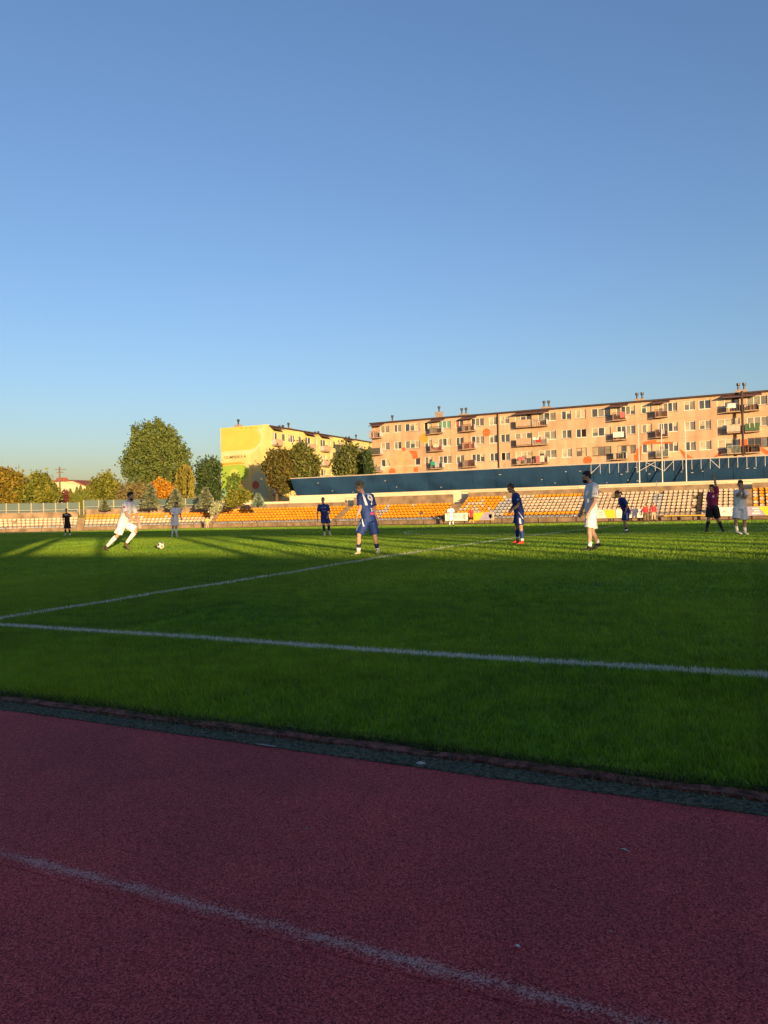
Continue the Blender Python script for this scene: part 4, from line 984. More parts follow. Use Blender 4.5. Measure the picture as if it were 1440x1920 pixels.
tree('broad_tree', 'very large broad poplar, tallest tree left of the yellow block', 293, 128, 950, 800, [(262, 828, 15, 20), (276, 820, 13, 22), (297, 812, 15, 24), (314, 826, 14, 22), (330, 842, 13, 20), (344, 862, 12, 20), (252, 850, 16, 17), (243, 878, 12, 16), (275, 855, 22, 20), (303, 852, 24, 22), (325, 872, 20, 18), (262, 884, 22, 16), (292, 886, 28, 18), (318, 898, 24, 14), (265, 906, 22, 12), (295, 800, 5, 10), (258, 808, 6, 10), (275, 803, 5, 10), (318, 808, 5, 10), (345, 884, 12, 14), (236, 868, 6, 8)], m_pop, .27, 17000, 1.0, .55, tdir=tuple(r0), per=26)
rt = thing('weeping_willow', at(345, 120, 948), 'yellowing weeping willow right of the tall poplar', 'tree', 'trees beyond the stand')
P = []; T = []
for k in range(150):   # hanging curtains of leaves
    px = 346+RNG.normal(0, 8.5); dpt = 120+RNG.normal(0, 1.6); y0_ = 872+((px-346)/16)**2*14+RNG.uniform(0, 10); ln = RNG.uniform(30, 62); m_ = 34; tt = RNG.uniform(0, 1)
    for i in range(m_):
        p = at(px+math.sin(i*.3+k)*.5, dpt, min(944, y0_+ln*i/m_)); P.append(tuple(p)); T.append(tt+RNG.normal(0, .15))
leaves_obj('crown', np.array(P)+RNG.normal(size=(len(P), 3))*.12, .17, np.array(T), m_wil, rt, 1.5, np.array((0, 0, -1.0)))
MB().tube([at(345, 120, 951), at(346, 120, 900), at(346, 120, 874)], [.3, .22, .08], 7).build('trunk', m_bark, rt)
tree('dark_tree', 'dark green tree against the left edge of the yellow gable', 391, 124, 952, 862, [(388, 885, 18, 22), (398, 876, 13, 14), (382, 905, 17, 20), (400, 905, 15, 22), (390, 925, 22, 16)], m_dk, .28, 5200, 1.0, .3)
tree('autumn_tree', 'orange tinged autumn tree at the left edge behind the fence', 14, 112, 955, 880, [(18, 897, 22, 16), (2, 905, 22, 18), (26, 915, 22, 18), (8, 928, 26, 16), (30, 932, 18, 12)], m_aut, .27, 6500, .95, .3, tdir=(-r0.x, -r0.y, -.6))
tree('autumn_tree', 'olive yellow tree left of the utility pole', 76, 112, 955, 890, [(74, 905, 18, 14), (60, 918, 18, 15), (88, 916, 18, 14), (74, 930, 30, 14), (96, 932, 14, 10)], m_olv, .26, 6200, .95, .3)
tree('bushy_tree', 'rounded green tree right of the cypress row', 198, 122, 952, 887, [(200, 898, 11, 10), (192, 912, 20, 14), (208, 915, 20, 14), (198, 930, 30, 14)], m_olv, .25, 5200, .9, .28)
tree('orange_shrub', 'bright orange autumn shrub in front of the tall poplar', 303, 108, 950, 900, [(300, 914, 14, 12), (308, 922, 13, 14), (297, 930, 13, 12)], m_orl, .2, 3000, .7, .12, 'shrubs beyond the stand', cat='shrub')
tree('brown_shrub', 'brownish shrub behind the running player', 252, 114, 951, 905, [(246, 922, 22, 12), (264, 918, 16, 12), (250, 934, 28, 10)], leaf_mat('brown_leaf', (0.150, 0.131, 0.048), (0.283, 0.218, 0.081)), .2, 3200, .8, .12, 'shrubs beyond the stand', cat='shrub')
tree('purple_shrub', 'purple leaved shrub right of the utility pole', 124, 118, 950, 918, [(122, 930, 9, 9), (128, 936, 7, 8)], m_redl, .2, 1100, .6, .1, 'shrubs beyond the stand', cat='shrub')
tree('maple_tree', 'rust coloured tree nearest the gable of the yellow block', 520, 112, 950, 842, [(524, 858, 17, 12), (513, 875, 17, 15), (531, 882, 20, 18), (522, 900, 16, 13), (533, 911, 13, 10)],  leaf_mat('rust_leaf', (.06, .075, .02), (.19, .145, .032)), .27, 8000, .95, .3, tdir=tuple(-r0))
tree('maple_tree', 'dark olive tree in front of the yellow balconies', 566, 113, 950, 838, [(566, 850, 18, 13), (558, 868, 24, 18), (578, 868, 20, 18), (564, 888, 28, 16), (555, 905, 18, 14), (590, 880, 8, 12)], m_map, .27, 8200, .95, .3, tdir=tuple(-Vector((0, 0, 1))))
tree('maple_tree', 'grey green tree left of the pink block', 657, 116, 945, 832, [(655, 848, 14, 14), (645, 866, 18, 16), (664, 868, 18, 18), (650, 886, 22, 12), (675, 884, 14, 12)], leaf_mat('greygreen_leaf', (0.074, 0.097, 0.029), (0.194, 0.210, 0.056)), .27, 7000, .95, .3)
tree('dark_tree', 'narrow dark tree tight against the left end of the pink block', 690, 112.5, 930, 842, [(689, 858, 5, 14), (692, 880, 6, 14)], m_dk, .22, 1500, .6, .15)
tree('birch_sapling', 'slender bright green young tree in front of the painted gable', 438, 98, 948, 892, [(440, 902, 7, 10), (436, 914, 8, 10), (441, 922, 8, 8)], m_grn, .2, 2200, .55, .08)
tree('green_shrub', 'broad green shrub below the young tree at the gable', 447, 97, 948, 915, [(445, 930, 16, 9), (455, 928, 12, 10), (438, 938, 16, 7)], m_olv, .2, 2600, .6, .1, 'shrubs beyond the stand', cat='shrub')
tree('pale_shrub', 'small pale shrub at the top of the steps beside the orange block', 404, 98, 962, 945, [(404, 955, 6, 6), (409, 948, 5, 5), (400, 958, 4, 4)], leaf_mat('pale_leaf', (0.239, 0.263, 0.145), (0.597, 0.630, 0.355)), .16, 700, .5, .06, 'shrubs beyond the stand', cat='shrub')
def spruce(px, D, pyb, pyt, w, label, m=m_spr, dens=1.0, group='spruces on the bank', nm='spruce'):
    s = D/F; base = at(px, D, pyb); top = at(px, D, pyt); H = top.z-base.z; root = thing(nm, base, label, 'tree', group)
    P = []; A = []; T = []
    for t in range(int(13*dens)):
        f = t/(13*dens); z = base.z+H*(.06+.92*f); L = w*s*(1-f)**.8*random.uniform(.85, 1.12)
        for k in range(11):
            a = k*2*math.pi/11+t*.9+random.gauss(0, .15); L2 = L*random.uniform(.75, 1.1); tt = random.random()
            for q in range(12):
                u = (q+1)/12; P.append((base.x+math.cos(a)*L2*u, base.y+math.sin(a)*L2*u, z-.22*L2*u+.18*L2*u*u)); A.append((math.cos(a), math.sin(a), -.15)); T.append(tt)
    P = np.array(P)+RNG.normal(size=(len(P), 3))*.07
    leaves_obj('crown', P, .19, np.array(T)+RNG.normal(0, .15, len(T)), m, root, 1.3, np.array(A))
    MB().tube([base-Vector((0, 0, .2)), top], [.14, .02], 6).build('trunk', m_bark, root)
spruce(283, 100.5, 952, 905, 20, 'pale spruce directly behind the running player, left of the orange shrub')
spruce(330, 100.5, 953, 916, 19, 'pale spruce behind the far player in white, right of the orange shrub')
spruce(386, 100, 953, 912, 19, 'pale spruce before the dark tree, left of the gable')
spruce(196, 102, 955, 938, 9, 'smallest pale spruce standing behind the mesh fence')
spruce(434, 97, 949, 926, 9, 'small green spruce at the foot of the gable, left one', m_olv)
spruce(484, 96.5, 949, 925, 13, 'small blue spruce at the foot of the gable, right one', leaf_mat('blue_needle', (0.104, 0.158, 0.113), (0.254, 0.333, 0.243), .1))
for i, (px, pyt) in enumerate(((133, 918), (138, 926), (145, 914), (152, 911), (159, 917), (165, 908))):
    D = 118; base = at(px, D, 952); top = at(px, D, pyt); H = top.z-base.z
    labs = ['leftmost slim cypress in the row before the cream house', 'shortest slim cypress, second in the row before the cream house', 'third slim cypress in the row before the cream house', 'fourth slim cypress in the row before the cream house', 'fifth slim cypress in the row before the cream house', 'tallest slim cypress at the right end of the row']
    root = thing('cypress', base, labs[i], 'tree', 'cypress row before the cream house')
    n = 1500; t = RNG.uniform(0, 1, n); a = RNG.uniform(0, 6.28, n); rad = .42*np.sin(np.pi*np.clip(t*.8+.2, 0, 1))**.7*RNG.uniform(.75, 1.05, n)
    P = np.stack([base.x+np.cos(a)*rad, base.y+np.sin(a)*rad, base.z+H*t], 1)
    leaves_obj('crown', P, .14, RNG.uniform(0, 1, n), m_thu, root, 1.4, np.array((0, 0, 1.0)))
    MB().tube([base-Vector((0, 0, .2)), base+Vector((0, 0, H*.8))], [.06, .02], 5).build('trunk', m_bark, root)
# ------------------------------------------------------------------ people
TMP = bpy.data.meshes.new('tmp')
def remesh(mb, voxel, smooth=5, name='m'):
    me = bpy.data.meshes.new(name); me.from_pydata(mb.v, [], mb.f)
    ob = bpy.data.objects.new('tmp_remesh', me); COL.objects.link(ob)
    r = ob.modifiers.new('r', 'REMESH'); r.mode = 'VOXEL'; r.voxel_size = voxel; r.use_smooth_shade = True
    if smooth: s = ob.modifiers.new('s', 'SMOOTH'); s.iterations = smooth; s.factor = .5
    dg = bpy.context.evaluated_depsgraph_get()
    out = bpy.data.meshes.new_from_object(ob.evaluated_get(dg)); bpy.data.objects.remove(ob); bpy.data.meshes.remove(me)
    return out
def wrinkle(me, amp, seed, stretch=(9, 9, 4)):
    n = len(me.vertices); nr = [v.normal.copy() for v in me.vertices]
    for v, q in zip(me.vertices, nr):
        c = v.co; k = noise.noise(Vector((c.x*stretch[0]+seed, c.y*stretch[1], c.z*stretch[2]+c.x*6)))+.5*noise.noise(Vector((c.x*22+seed, c.y*22, c.z*13+c.y*10)))
        v.co = c+q*(amp*k)
    me.update()
def M_skin(t): return M('skin_%d' % int(t*100), (.55*t, .32*t, .22*t), .5, .06, 12)
SKIN = {'fair': (.50, .29, .20), 'tan': (.34, .19, .12), 'mid': (.42, .24, .16)}
HAIR = {'blond': (.30, .19, .08), 'brown': (.07, .04, .025), 'dark': (.02, .015, .012)}
def kit(name):
    return {'blue': M('kit_blue', (.013, .040, .19), .65, .12, 5), 'navy': M('kit_navy', (.008, .014, .07), .7, .12, 5), 'white': M('kit_white', (.80, .79, .77), .7, .04, 5), 'black': M('kit_black', (.010, .010, .013), .7, .1, 5),
            'magenta': M('kit_magenta', (.26, .012, .07), .6, .1, 5), 'red': M('kit_red', (.52, .03, .035), .6, .1, 5), 'yellow': M('kit_yellow', (.70, .45, .05), .6, .1, 5), 'olive': M('cloth_olive', (.10, .085, .04), .8, .1, 5), 'sand': M('cloth_sand', (.48, .37, .22), .8, .1, 5),
            'ltblue': M('kit_pale_blue', (.42, .52, .60), .7, .05, 5)}[name]
BOOT = {'white': (.62, .62, .56), 'black': (.015, .015, .015), 'red': (.62, .05, .035), 'lime': (.50, .52, .30), 'brown': (.10, .06, .035)}
def child(name, me, m, root, smooth=True):
    me.materials.clear(); me.materials.append(m)
    if smooth: me.polygons.foreach_set('use_smooth', [True]*len(me.polygons))
    o = bpy.data.objects.new(name, me); COL.objects.link(o); o.parent = root; return o
def decal(polys, bvh, frame, m, name, parent, sub=2):
    """polys: list of point lists (u, v) laid in frame (origin, u axis, v axis, ray direction) and pressed onto the cloth"""
    o, U, Vv, ray = frame; bm = bmesh.new()
    for p in polys:
        vs = [bm.verts.new((a, b, 0)) for a, b in p]
        try: bm.faces.new(vs)
        except ValueError: pass
    bmesh.ops.triangulate(bm, faces=bm.faces[:])
    for _ in range(sub): bmesh.ops.subdivide_edges(bm, edges=bm.edges[:], cuts=1, use_grid_fill=True)
    dead = []
    for v in bm.verts:
        s = o+U*v.co.x+Vv*v.co.y-ray*.6; hit = bvh.ray_cast(s, ray, 1.2)
        if hit[0] is None: dead.append(v)
        else: v.co = hit[0]-ray*.006
    bmesh.ops.delete(bm, geom=dead, context='VERTS')
    me = bpy.data.meshes.new(name); bm.to_mesh(me); bm.free(); return child(name, me, m, parent, False)
def text_polys(txt, h, off=.0):
    cu_ = bpy.data.curves.new('t', 'FONT'); cu_.body = txt; cu_.size = 1; cu_.offset = off; cu_.fill_mode = 'FRONT'; cu_.resolution_u = 3
    ob = bpy.data.objects.new('tmp_t', cu_); COL.objects.link(ob); bpy.context.view_layer.update()
    me = bpy.data.meshes.new_from_object(ob.evaluated_get(bpy.context.evaluated_depsgraph_get())); bpy.data.objects.remove(ob)
    xs = [v.co.x for v in me.vertices]; ys = [v.co.y for v in me.vertices]; k = h/(max(ys)-min(ys)); cx, cy = (max(xs)+min(xs))/2, (max(ys)+min(ys))/2
    return [[((me.vertices[i].co.x-cx)*k, (me.vertices[i].co.y-cy)*k) for i in p.vertices] for p in me.polygons]

def person(label, S, vox=.011):
    D, px0, py0 = S['D'], S['p0'][0], S['p0'][1]; s = D/F
    def J(k):
        q = S[k]; a, b = (q[0]-px0)*s, (py0-q[1])*s; dy = q[2] if len(q) > 2 else 0
        return Vector((a*math.cos(ROLL)+b*math.sin(ROLL), dy, b*math.cos(ROLL)-a*math.sin(ROLL)))
    fv = Vector((*S['face'], 0)).normalized(); rt = Vector((fv.y, -fv.x, 0)); up = Vector((0, 0, 1))
    sc = S.get('sc', 1.0)
    low = min(J(k).z for k in ('toA', 'heA', 'toB', 'heB')); lift = Vector((0, 0, .012-low))
    g = lambda k: J(k)+lift
    head, neck, pel = g('head'), g('neck'), g('pel')
    sgn = S.get('sideA', 1)       # +1: limb A is the person's right
    shA = g('shA') if 'shA' in S else neck+rt*(.19*sgn*sc)-up*.06
    shB = g('shB') if 'shB' in S else neck-rt*(.19*sgn*sc)-up*.06
    hipA, hipB = pel+rt*(.09*sgn*sc)-up*.02, pel-rt*(.09*sgn*sc)-up*.02
    sax = (shA-shB); sax.normalize(); hax = (hipA-hipB).normalized()
    hd = Vector((*S.get('look', S['face']), 0)).normalized() + Vector((0, 0, S.get('nod', -.05))); hd.normalize(); hr = hd.cross(up).normalized(); hu = hr.cross(hd).normalized()
    base = ground(px0, D); root_base = base
    trunk_up = (neck-pel).normalized()
    # ---- skin
    b = MB()
    L = (neck-pel).length
    def tor(f, w, d): return (pel+(neck-pel)*f, (w*sc, d*sc), hax.lerp(sax, min(1, max(0, f))).normalized())
    T = [tor(-.14, .12, .10), tor(0, .155, .115), tor(.3, .135, .10), tor(.6, .155, .11), tor(.85, .145, .09), tor(1.0, .07, .065)]
    b.etube([t[0] for t in T], [t[1] for t in T], [t[2] for t in T])
    b.tube([neck-up*.04, neck.lerp(head, .35), head-hu*.03], [.065*sc, .056*sc, .058*sc], 12)
    hs = S.get('hs', 1.0)*sc
    b.ell(head+hu*.025*hs, .076*hs, .096*hs, .100*hs, (hr, hd, hu)); b.ell(head+hd*.022*hs-hu*.05*hs, .058*hs, .070*hs, .075*hs, (hr, hd, hu))
    b.ell(head+hd*.098*hs-hu*.012*hs, .014*hs, .022*hs, .024*hs, (hr, hd, hu), 8, 6)
    for q in (-1, 1): b.ell(head+hr*(.077*q*hs)-hd*.005, .012*hs, .022*hs, .032*hs, (hr, hd, hu), 8, 6)
    b.ell(head+hd*.088*hs+hu*.028*hs, .05*hs, .012*hs, .012*hs, (hr, hd, hu), 8, 6)
    for k, sh in (('A', shA), ('B', shB)):
        el, wr, hn = g('el'+k), g('wr'+k), g('hd'+k)
        inn = sh.lerp(neck, .25)
        b.tube([inn, sh, sh.lerp(el, .45), el], [.05*sc, .058*sc, .05*sc, .040*sc], 12)
        b.tube([el, el.lerp(wr, .3), wr], [.041*sc, .043*sc, .027*sc], 12)
        d = (hn-wr).normalized(); fl = (el-sh).cross(wr-el)
        sd = fl.normalized() if fl.length > .01 else rt
        sd = (sd-d*sd.dot(d)).normalized(); nd = d.cross(sd)
        b.etube([wr-d*.01, wr+d*.03, wr+d*.075, wr+d*.095], [(.027*sc, .022*sc), (.036*sc, .019*sc), (.041*sc, .018*sc), (.037*sc, .014*sc)], sd, 12)
        for i, (o_, ln) in enumerate(((-.030, .062), (-.010, .074), (.011, .070), (.030, .054))):
            p0_ = wr+d*.085*sc+sd*o_*sc; p1 = p0_+(d+nd*.15+sd*o_*3).normalized()*ln*.5*sc; p2 = p1+(d+nd*.7).normalized()*ln*.5*sc
            b.tube([p0_, p1, p2], [.0098*sc, .0092*sc, .0075*sc], 8)
        p0_ = wr+d*.035*sc-sd*.03*sc; b.tube([p0_, p0_+(d*.6-sd*.6+nd*.3).normalized()*.035*sc, p0_+(d*.95-sd*.5+nd*.5).normalized()*.066*sc], [.013*sc, .0115*sc, .009*sc], 8)
    legs = {}
    for k, hp_ in (('A', hipA), ('B', hipB)):
        kn, an, to, he = g('kn'+k), g('an'+k), g('to'+k), g('he'+k); legs[k] = (hp_, kn, an, to, he)
        fk = (hd if True else fv)
        sh_ = kn.lerp(an, .3)-(to-he).normalized()*.012
        b.tube([hp_+up*.03, hp_, hp_.lerp(kn, .5), kn], [.07*sc, .088*sc, .072*sc, .053*sc], 12)
        b.tube([kn, sh_, kn.lerp(an, .65), an, an.lerp((to+he)/2, .5)], [.053*sc, .056*sc, .043*sc, .034*sc, .034*sc], 12)
    me = remesh(b, vox*.8, 3, 'person'); me.materials.append(M('skin_'+S.get('skin', 'fair'), SKIN[S.get('skin', 'fair')], .5, .08, 9))
    me.polygons.foreach_set('use_smooth', [True]*len(me.polygons))
    root = bpy.data.objects.new('person', me); COL.objects.link(root); root.location = base; root.rotation_euler = (0, 0, YAW)
    tag(root, label, 'person')
    # ---- shirt
    b = MB(); lo = S.get('hem', -.16)
    T = [tor(lo, .185, .145), tor(lo+.04, .186, .146), tor(.12, .178, .138), tor(.35, .172, .13), tor(.62, .186, .137), tor(.84, .172, .112), tor(.955, .105, .085), tor(.99, .078, .072)]
    b.etube([t[0] for t in T], [t[1] for t in T], [t[2] for t in T], 20)
    for k, sh in (('A', shA), ('B', shB)):
        el, wr = g('el'+k), g('wr'+k)
        if S.get('long'): b.tube([sh.lerp(neck, .35), sh, el, wr], [.075*sc, .082*sc, .062*sc, .045*sc], 14)
        else: b.tube([sh.lerp(neck, .4), sh, sh.lerp(el, .4), sh.lerp(el, .72)], [.075*sc, .086*sc, .080*sc, .083*sc], 14)
    shirt = remesh(b, vox, 5, 'shirt'); wrinkle(shirt, .013, S['D']); so = child('shirt', shirt, kit(S['shirt']), root)
    if not S.get('long'):
        for k, sh in (('A', shA), ('B', shB)):
            el = g('el'+k); d = (el-sh).normalized(); c = sh.lerp(el, .72); MB_ = MB(); MB_.tube([c-d*.004, c+d*.012], [.0865*sc, .0875*sc], 16, caps=False)
            child('cuff', MB_.mesh('cuff', kit(S['shirt'])), kit(S.get('trim', S['shirt'])), so)
    # ---- shorts or trousers
    b = MB(); T = [tor(.17, .165, .125), tor(.0, .182, .142), tor(-.10, .185, .145), tor(-.17, .15, .12)]
    b.etube([t[0] for t in T], [t[1] for t in T], [t[2] for t in T], 20)
    for k in 'AB':
        hp_, kn, an, to, he = legs[k]
        if S.get('trousers'): b.tube([hp_+up*.02, hp_.lerp(kn, .3), kn, kn.lerp(an, .5), an+up*.02], [.10*sc, .10*sc, .082*sc, .074*sc, .07*sc], 14)
        else: b.tube([hp_+up*.03, hp_, hp_.lerp(kn, .5), hp_.lerp(kn, S.get('slen', .84))], [.098*sc, .116*sc, .116*sc, .122*sc], 16)
    sh_me = remesh(b, vox, 4, 'shorts'); wrinkle(sh_me, .012, S['D']+7, (10, 10, 3)); sho = child('trousers' if S.get('trousers') else 'shorts', sh_me, kit(S['shorts']), root)
    # ---- socks and boots
    for k in 'AB':
        hp_, kn, an, to, he = legs[k]
        if not S.get('trousers'):
            t0 = S.get('sock', .16); b = MB(); sv = (to-he).normalized()*.012
            pts = [kn.lerp(an, t) for t in ([t0, t0+.02, .35, .65, .9, 1.0] if t0 < .33 else [t0, t0+.02, .8, .93, 1.0])]
            rr = [.061, .064, .064, .052, .044, .044] if t0 < .33 else [.052, .055, .048, .044, .044]
            pts = [p-sv*(1-abs(2*i/len(pts)-.6)) for i, p in enumerate(pts)]
            b.tube(pts, [r*sc for r in rr], 14); so_ = child('sock', b.mesh('sock', kit(S['socks'])), kit(S['socks']), root)
            if S.get('band'):   # contrasting lower part of the sock
                b = MB(); b.tube([kn.lerp(an, S['band'])-sv*.4, kn.lerp(an, .93), an-up*.01], [.0535*sc, .0475*sc, .048*sc], 14); child('sock_foot', b.mesh('sock_foot', kit('white')), kit(S.get('bandcol', 'white')), so_)
        b = MB(); d = (to-he).normalized(); w = d.cross(up).normalized(); n_ = w.cross(d).normalized()
        b.etube([he-d*.012+n_*.034, he+n_*.036, he.lerp(to, .28)+n_*.042, he.lerp(to, .6)+n_*.034, to-d*.03+n_*.026, to+d*.008+n_*.022], [(.018*sc, .02), (.036*sc, .036), (.038*sc, .042), (.046*sc, .034), (.042*sc, .025), (.014*sc, .012)], w, 14)
        b.tube([an+(kn-an).normalized()*.03, an, he.lerp(to, .25)+n_*.04], [.047*sc, .049*sc, .04*sc], 12)
        bt = child('boot', remesh(b, .009, 2, 'boot'), M('boot_'+S['boots'], BOOT[S['boots']], .4, .1, 20), root)
        b = MB(); b.etube([he-d*.008+n_*.004, he.lerp(to, .25)+n_*.004, he.lerp(to, .62)+n_*.004, to+n_*.004], [(.03*sc, .006), (.034*sc, .006), (.045*sc, .006), (.022*sc, .006)], w, 12); child('sole', b.mesh('sole', bt.data.materials[0]), M('boot_sole', (.1, .1, .09), .7, .1), bt)
    # ---- hair, beard, eyes
    hc = S.get('hair', 'brown'); b = MB(); hm = M('hair_'+hc, HAIR[hc], .7, .35, 60)
    b.ell(head+hu*.040*hs-hd*.012*hs, .083*hs, .098*hs, .098*hs, (hr, hd, hu), 14, 10)
    for i in range(26 if S.get('tuft') else 14):
        a = random.uniform(0, 6.28); e = random.uniform(.35, 1.4); v = hr*math.cos(a)*math.cos(e)*.075+hd*(math.sin(a)*math.cos(e)*.09-.01)+hu*(math.sin(e)*.095+.04)
        t = S.get('tuft', .018); b.ell(head+v*hs, .022+t*.3, .022+t*.3, .022+t*.4, None, 6, 5)
    if S.get('pony'): b.tube([head-hd*.085+hu*.04, head-hd*.16+hu*.02, head-hd*.20-hu*.07], [.03, .04, .015], 8)
    hme = remesh(b, .010, 1, 'hair')
    bm = bmesh.new(); bm.from_mesh(hme)   # keep the face clear
    dead = [v for v in bm.verts if (v.co-head).dot(hd) > .035*hs and (v.co-head).dot(hu) < .062*hs or (v.co-head).dot(hu) < (-.055 if (v.co-head).dot(hd) < -.03 else -.005)*hs and not S.get('pony')]
    bmesh.ops.delete(bm, geom=dead, context='VERTS'); bm.to_mesh(hme); bm.free()
    child('hair', hme, hm, root)
    if S.get('beard'):
        b = MB(); b.ell(head+hd*.032*hs-hu*.072*hs, .061*hs, .066*hs, .056*hs, (hr, hd, hu), 12, 8); bme = b.mesh('beard', hm)
        child('beard', bme, hm, root)
    if D < 45:
        for q in (-1, 1): child('eye', MB().ell(head+hr*(.032*q*hs)+hd*.083*hs+hu*.006*hs, .013, .008, .008, (hr, hd, hu), 8, 6).mesh('eye', hm), M('eye_dark', (.03, .025, .02), .3, 0), root)
        child('mouth', MB().ell(head+hd*.090*hs-hu*.058*hs, .022, .006, .007, (hr, hd, hu), 8, 5).mesh('mouth', hm), M('lip', (.30, .10, .09), .5, 0), root)
    bv = BVHTree.FromPolygons([v.co for v in shirt.vertices], [tuple(p.vertices) for p in shirt.polygons])
    bs = BVHTree.FromPolygons([v.co for v in sh_me.vertices], [tuple(p.vertices) for p in sh_me.polygons])
    return dict(root=root, shirt=so, shorts=sho, bv=bv, bs=bs, pel=pel, neck=neck, fv=fv, rt=rt, tu=trunk_up, legs=legs, shA=shA, shB=shB, g=g, sax=sax)
m_num = M('print_white', (.75, .76, .76), .6, 0); m_pk = M('print_pink', (.45, .06, .22), .6, 0); m_prnav = M('print_navy', (.01, .015, .06), .6, 0); m_prred = M('print_red', (.5, .08, .12), .6, 0); m_prblue = M('print_pale_blue', (.30, .42, .62), .6, 0)
rectp = lambda x0, x1, y0, y1: [(x0, y0), (x1, y0), (x1, y1), (x0, y1)]
random.seed(31)
# kicker running up to the ball (faces right)
c = lambda x, y, d=0, S=(185, 905, 10.286): (S[0]+x/S[2], S[1]+y/S[2], d)
K = person('player in white running up to kick the ball', dict(D=23, p0=(219, 1033), face=(1, .12), look=(1, -.1), nod=-.12, head=c(600, 258, 0), neck=c(575, 350), pel=c(455, 770), sideA=1,
    shA=c(520, 408, -.19), shB=c(592, 395, .19), elA=c(575, 610, -.27), wrA=c(715, 705, -.25), hdA=c(790, 745, -.22), elB=c(655, 640, .27), wrB=c(735, 790, .18), hdB=c(752, 860, .15),
    knA=c(375, 1010, -.12), anA=c(165, 1225, -.12), toA=c(190, 1322, -.12), heA=c(112, 1240, -.12), knB=c(690, 920, .12), anB=c(490, 1165, .12), toB=c(545, 1305, .12), heB=c(452, 1190, .12),
    shirt='white', shorts='white', socks='white', boots='brown', hair='dark', beard=True, trim='white', sc=1.04, slen=.88))
decal([rectp(-.035, .035, -.03, .03)], K['bv'], (K['shA'].lerp(K['g']('elA'), .3), K['fv'], K['tu'], Vector((0, 1, 0))), m_prred, 'sleeve_badge', K['shirt'])
decal([rectp(-.016, .016, -.02, .02)], K['bs'], (K['legs']['A'][0].lerp(K['legs']['A'][1], .7), K['fv'], K['tu'], Vector((0, 1, 0))), m_prnav, 'badge', K['shorts'])
# number 19, seen from behind
c = lambda x, y, d=0, S=(630, 895, 11.636): (S[0]+x/S[2], S[1]+y/S[2], d)
N19 = person('blond player in blue number 19 shirt, back to the camera', dict(D=17.8, p0=(688, 1048), face=(-.72, .70), look=(-.95, .3), head=c(492, 315), neck=c(560, 440), pel=c(695, 985), sideA=-1,
    shA=c(505, 520, -.10), shB=c(735, 520, .12), elA=c(510, 770, -.14), wrA=c(445, 930, -.2), hdA=c(405, 1030, -.24), elB=c(815, 790, .16), wrB=c(838, 925, .10), hdB=c(845, 1000, .05),
    knA=c(470, 1385, -.10), anA=c(470, 1690, -.06), toA=c(385, 1785, -.10), heA=c(505, 1770, -.02), knB=c(830, 1400, .12), anB=c(888, 1700, .2), toB=c(935, 1785, .34), heB=c(868, 1775, .15),
    shirt='blue', shorts='blue', socks='navy', boots='lime', hair='blond', tuft=.04, sock=.52, band=.80, trim='blue', slen=.83, sc=1.0))
fr = lambda P, f, u=0: (P['pel'].lerp(P['neck'], f)+P['rt']*u, P['rt'], P['tu'], P['fv'])
decal(text_polys('19', .27, .022), N19['bv'], fr(N19, .72, .03), m_num, 'shirt_number', N19['shirt'])
decal(text_polys('2G', .085, .01), N19['bv'], fr(N19, .33, .06), m_num, 'shirt_lettering', N19['shirt'])
decal([rectp(-.10, .10, -.03, .03)], N19['bv'], fr(N19, .175, .05), m_pk, 'sponsor_strip', N19['shirt'])
decal([rectp(-.12, .14, -.014, .014)], N19['bv'], fr(N19, .965, .02), m_prblue, 'collar_stripe', N19['shirt'])
hA, kA = N19['legs']['A'][0], N19['legs']['A'][1]
decal([[(-.02, .12), (.03, .12), (.0, -.12), (-.035, -.12)]], N19['bs'], (hA.lerp(kA, .45)-Vector((.045, 0, 0)), Vector((.8, -.6, 0)), (hA-kA).normalized(), Vector((.6, .8, 0))), m_prblue, 'side_stripe', N19['shorts'])
decal([[(-.01, .10), (.015, .10), (.07, -.08), (.045, -.08)]], N19['bs'], (hA.lerp(kA, .22)-Vector((.02, 0, 0)), Vector((.9, -.4, 0)), Vector((0, 0, 1)), Vector((.4, .9, 0))), m_num, 'white_flash', N19['shorts'])
# blue player with red boots (faces left)
c = lambda x, y, d=0, S=(925, 895, 13.71): (S[0]+x/S[2], S[1]+y/S[2], d)
P3 = person('player in blue with red boots leaning forward in profile', dict(D=21.4, p0=(972, 1023), face=(-1, -.05), nod=-.2, head=c(432, 330), neck=c(530, 445), pel=c(640, 900), sideA=-1,
    shA=c(555, 520, -.19), shB=c(560, 510, .18), elA=c(580, 760, -.26), wrA=c(440, 880, -.2), hdA=c(385, 950, -.16), elB=c(560, 740, .25), wrB=c(460, 850, .2), hdB=c(420, 900, .15),
    knA=c(670, 1345, -.10), anA=c(700, 1660, -.12), toA=c(555, 1765, -.16), heA=c(740, 1755, -.10), knB=c(588, 1310, .1), anB=c(625, 1620, .14), toB=c(490, 1745, .14), heB=c(665, 1730, .14),
    shirt='blue', shorts='blue', socks='blue', boots='red', hair='brown', skin='mid', sock=.22, band=.86, slen=.80))
hA, kA = P3['legs']['A'][0], P3['legs']['A'][1]
decal([[(-.07, .13), (-.05, .13), (.09, -.08), (.05, -.06)]], P3['bs'], (hA.lerp(kA, .3), Vector((1, 0, 0)), Vector((0, 0, 1)), Vector((0, 1, 0))), m_num, 'white_flash', P3['shorts'])
decal([[(-.03, .10), (.02, .08), (.035, -.12), (-.02, -.12)]], P3['bs'], (hA.lerp(kA, .58)-Vector((.03, 0, 0)), Vector((1, 0, 0)), Vector((0, 0, 1)), Vector((0, 1, 0))), m_num, 'side_panel', P3['shorts'])
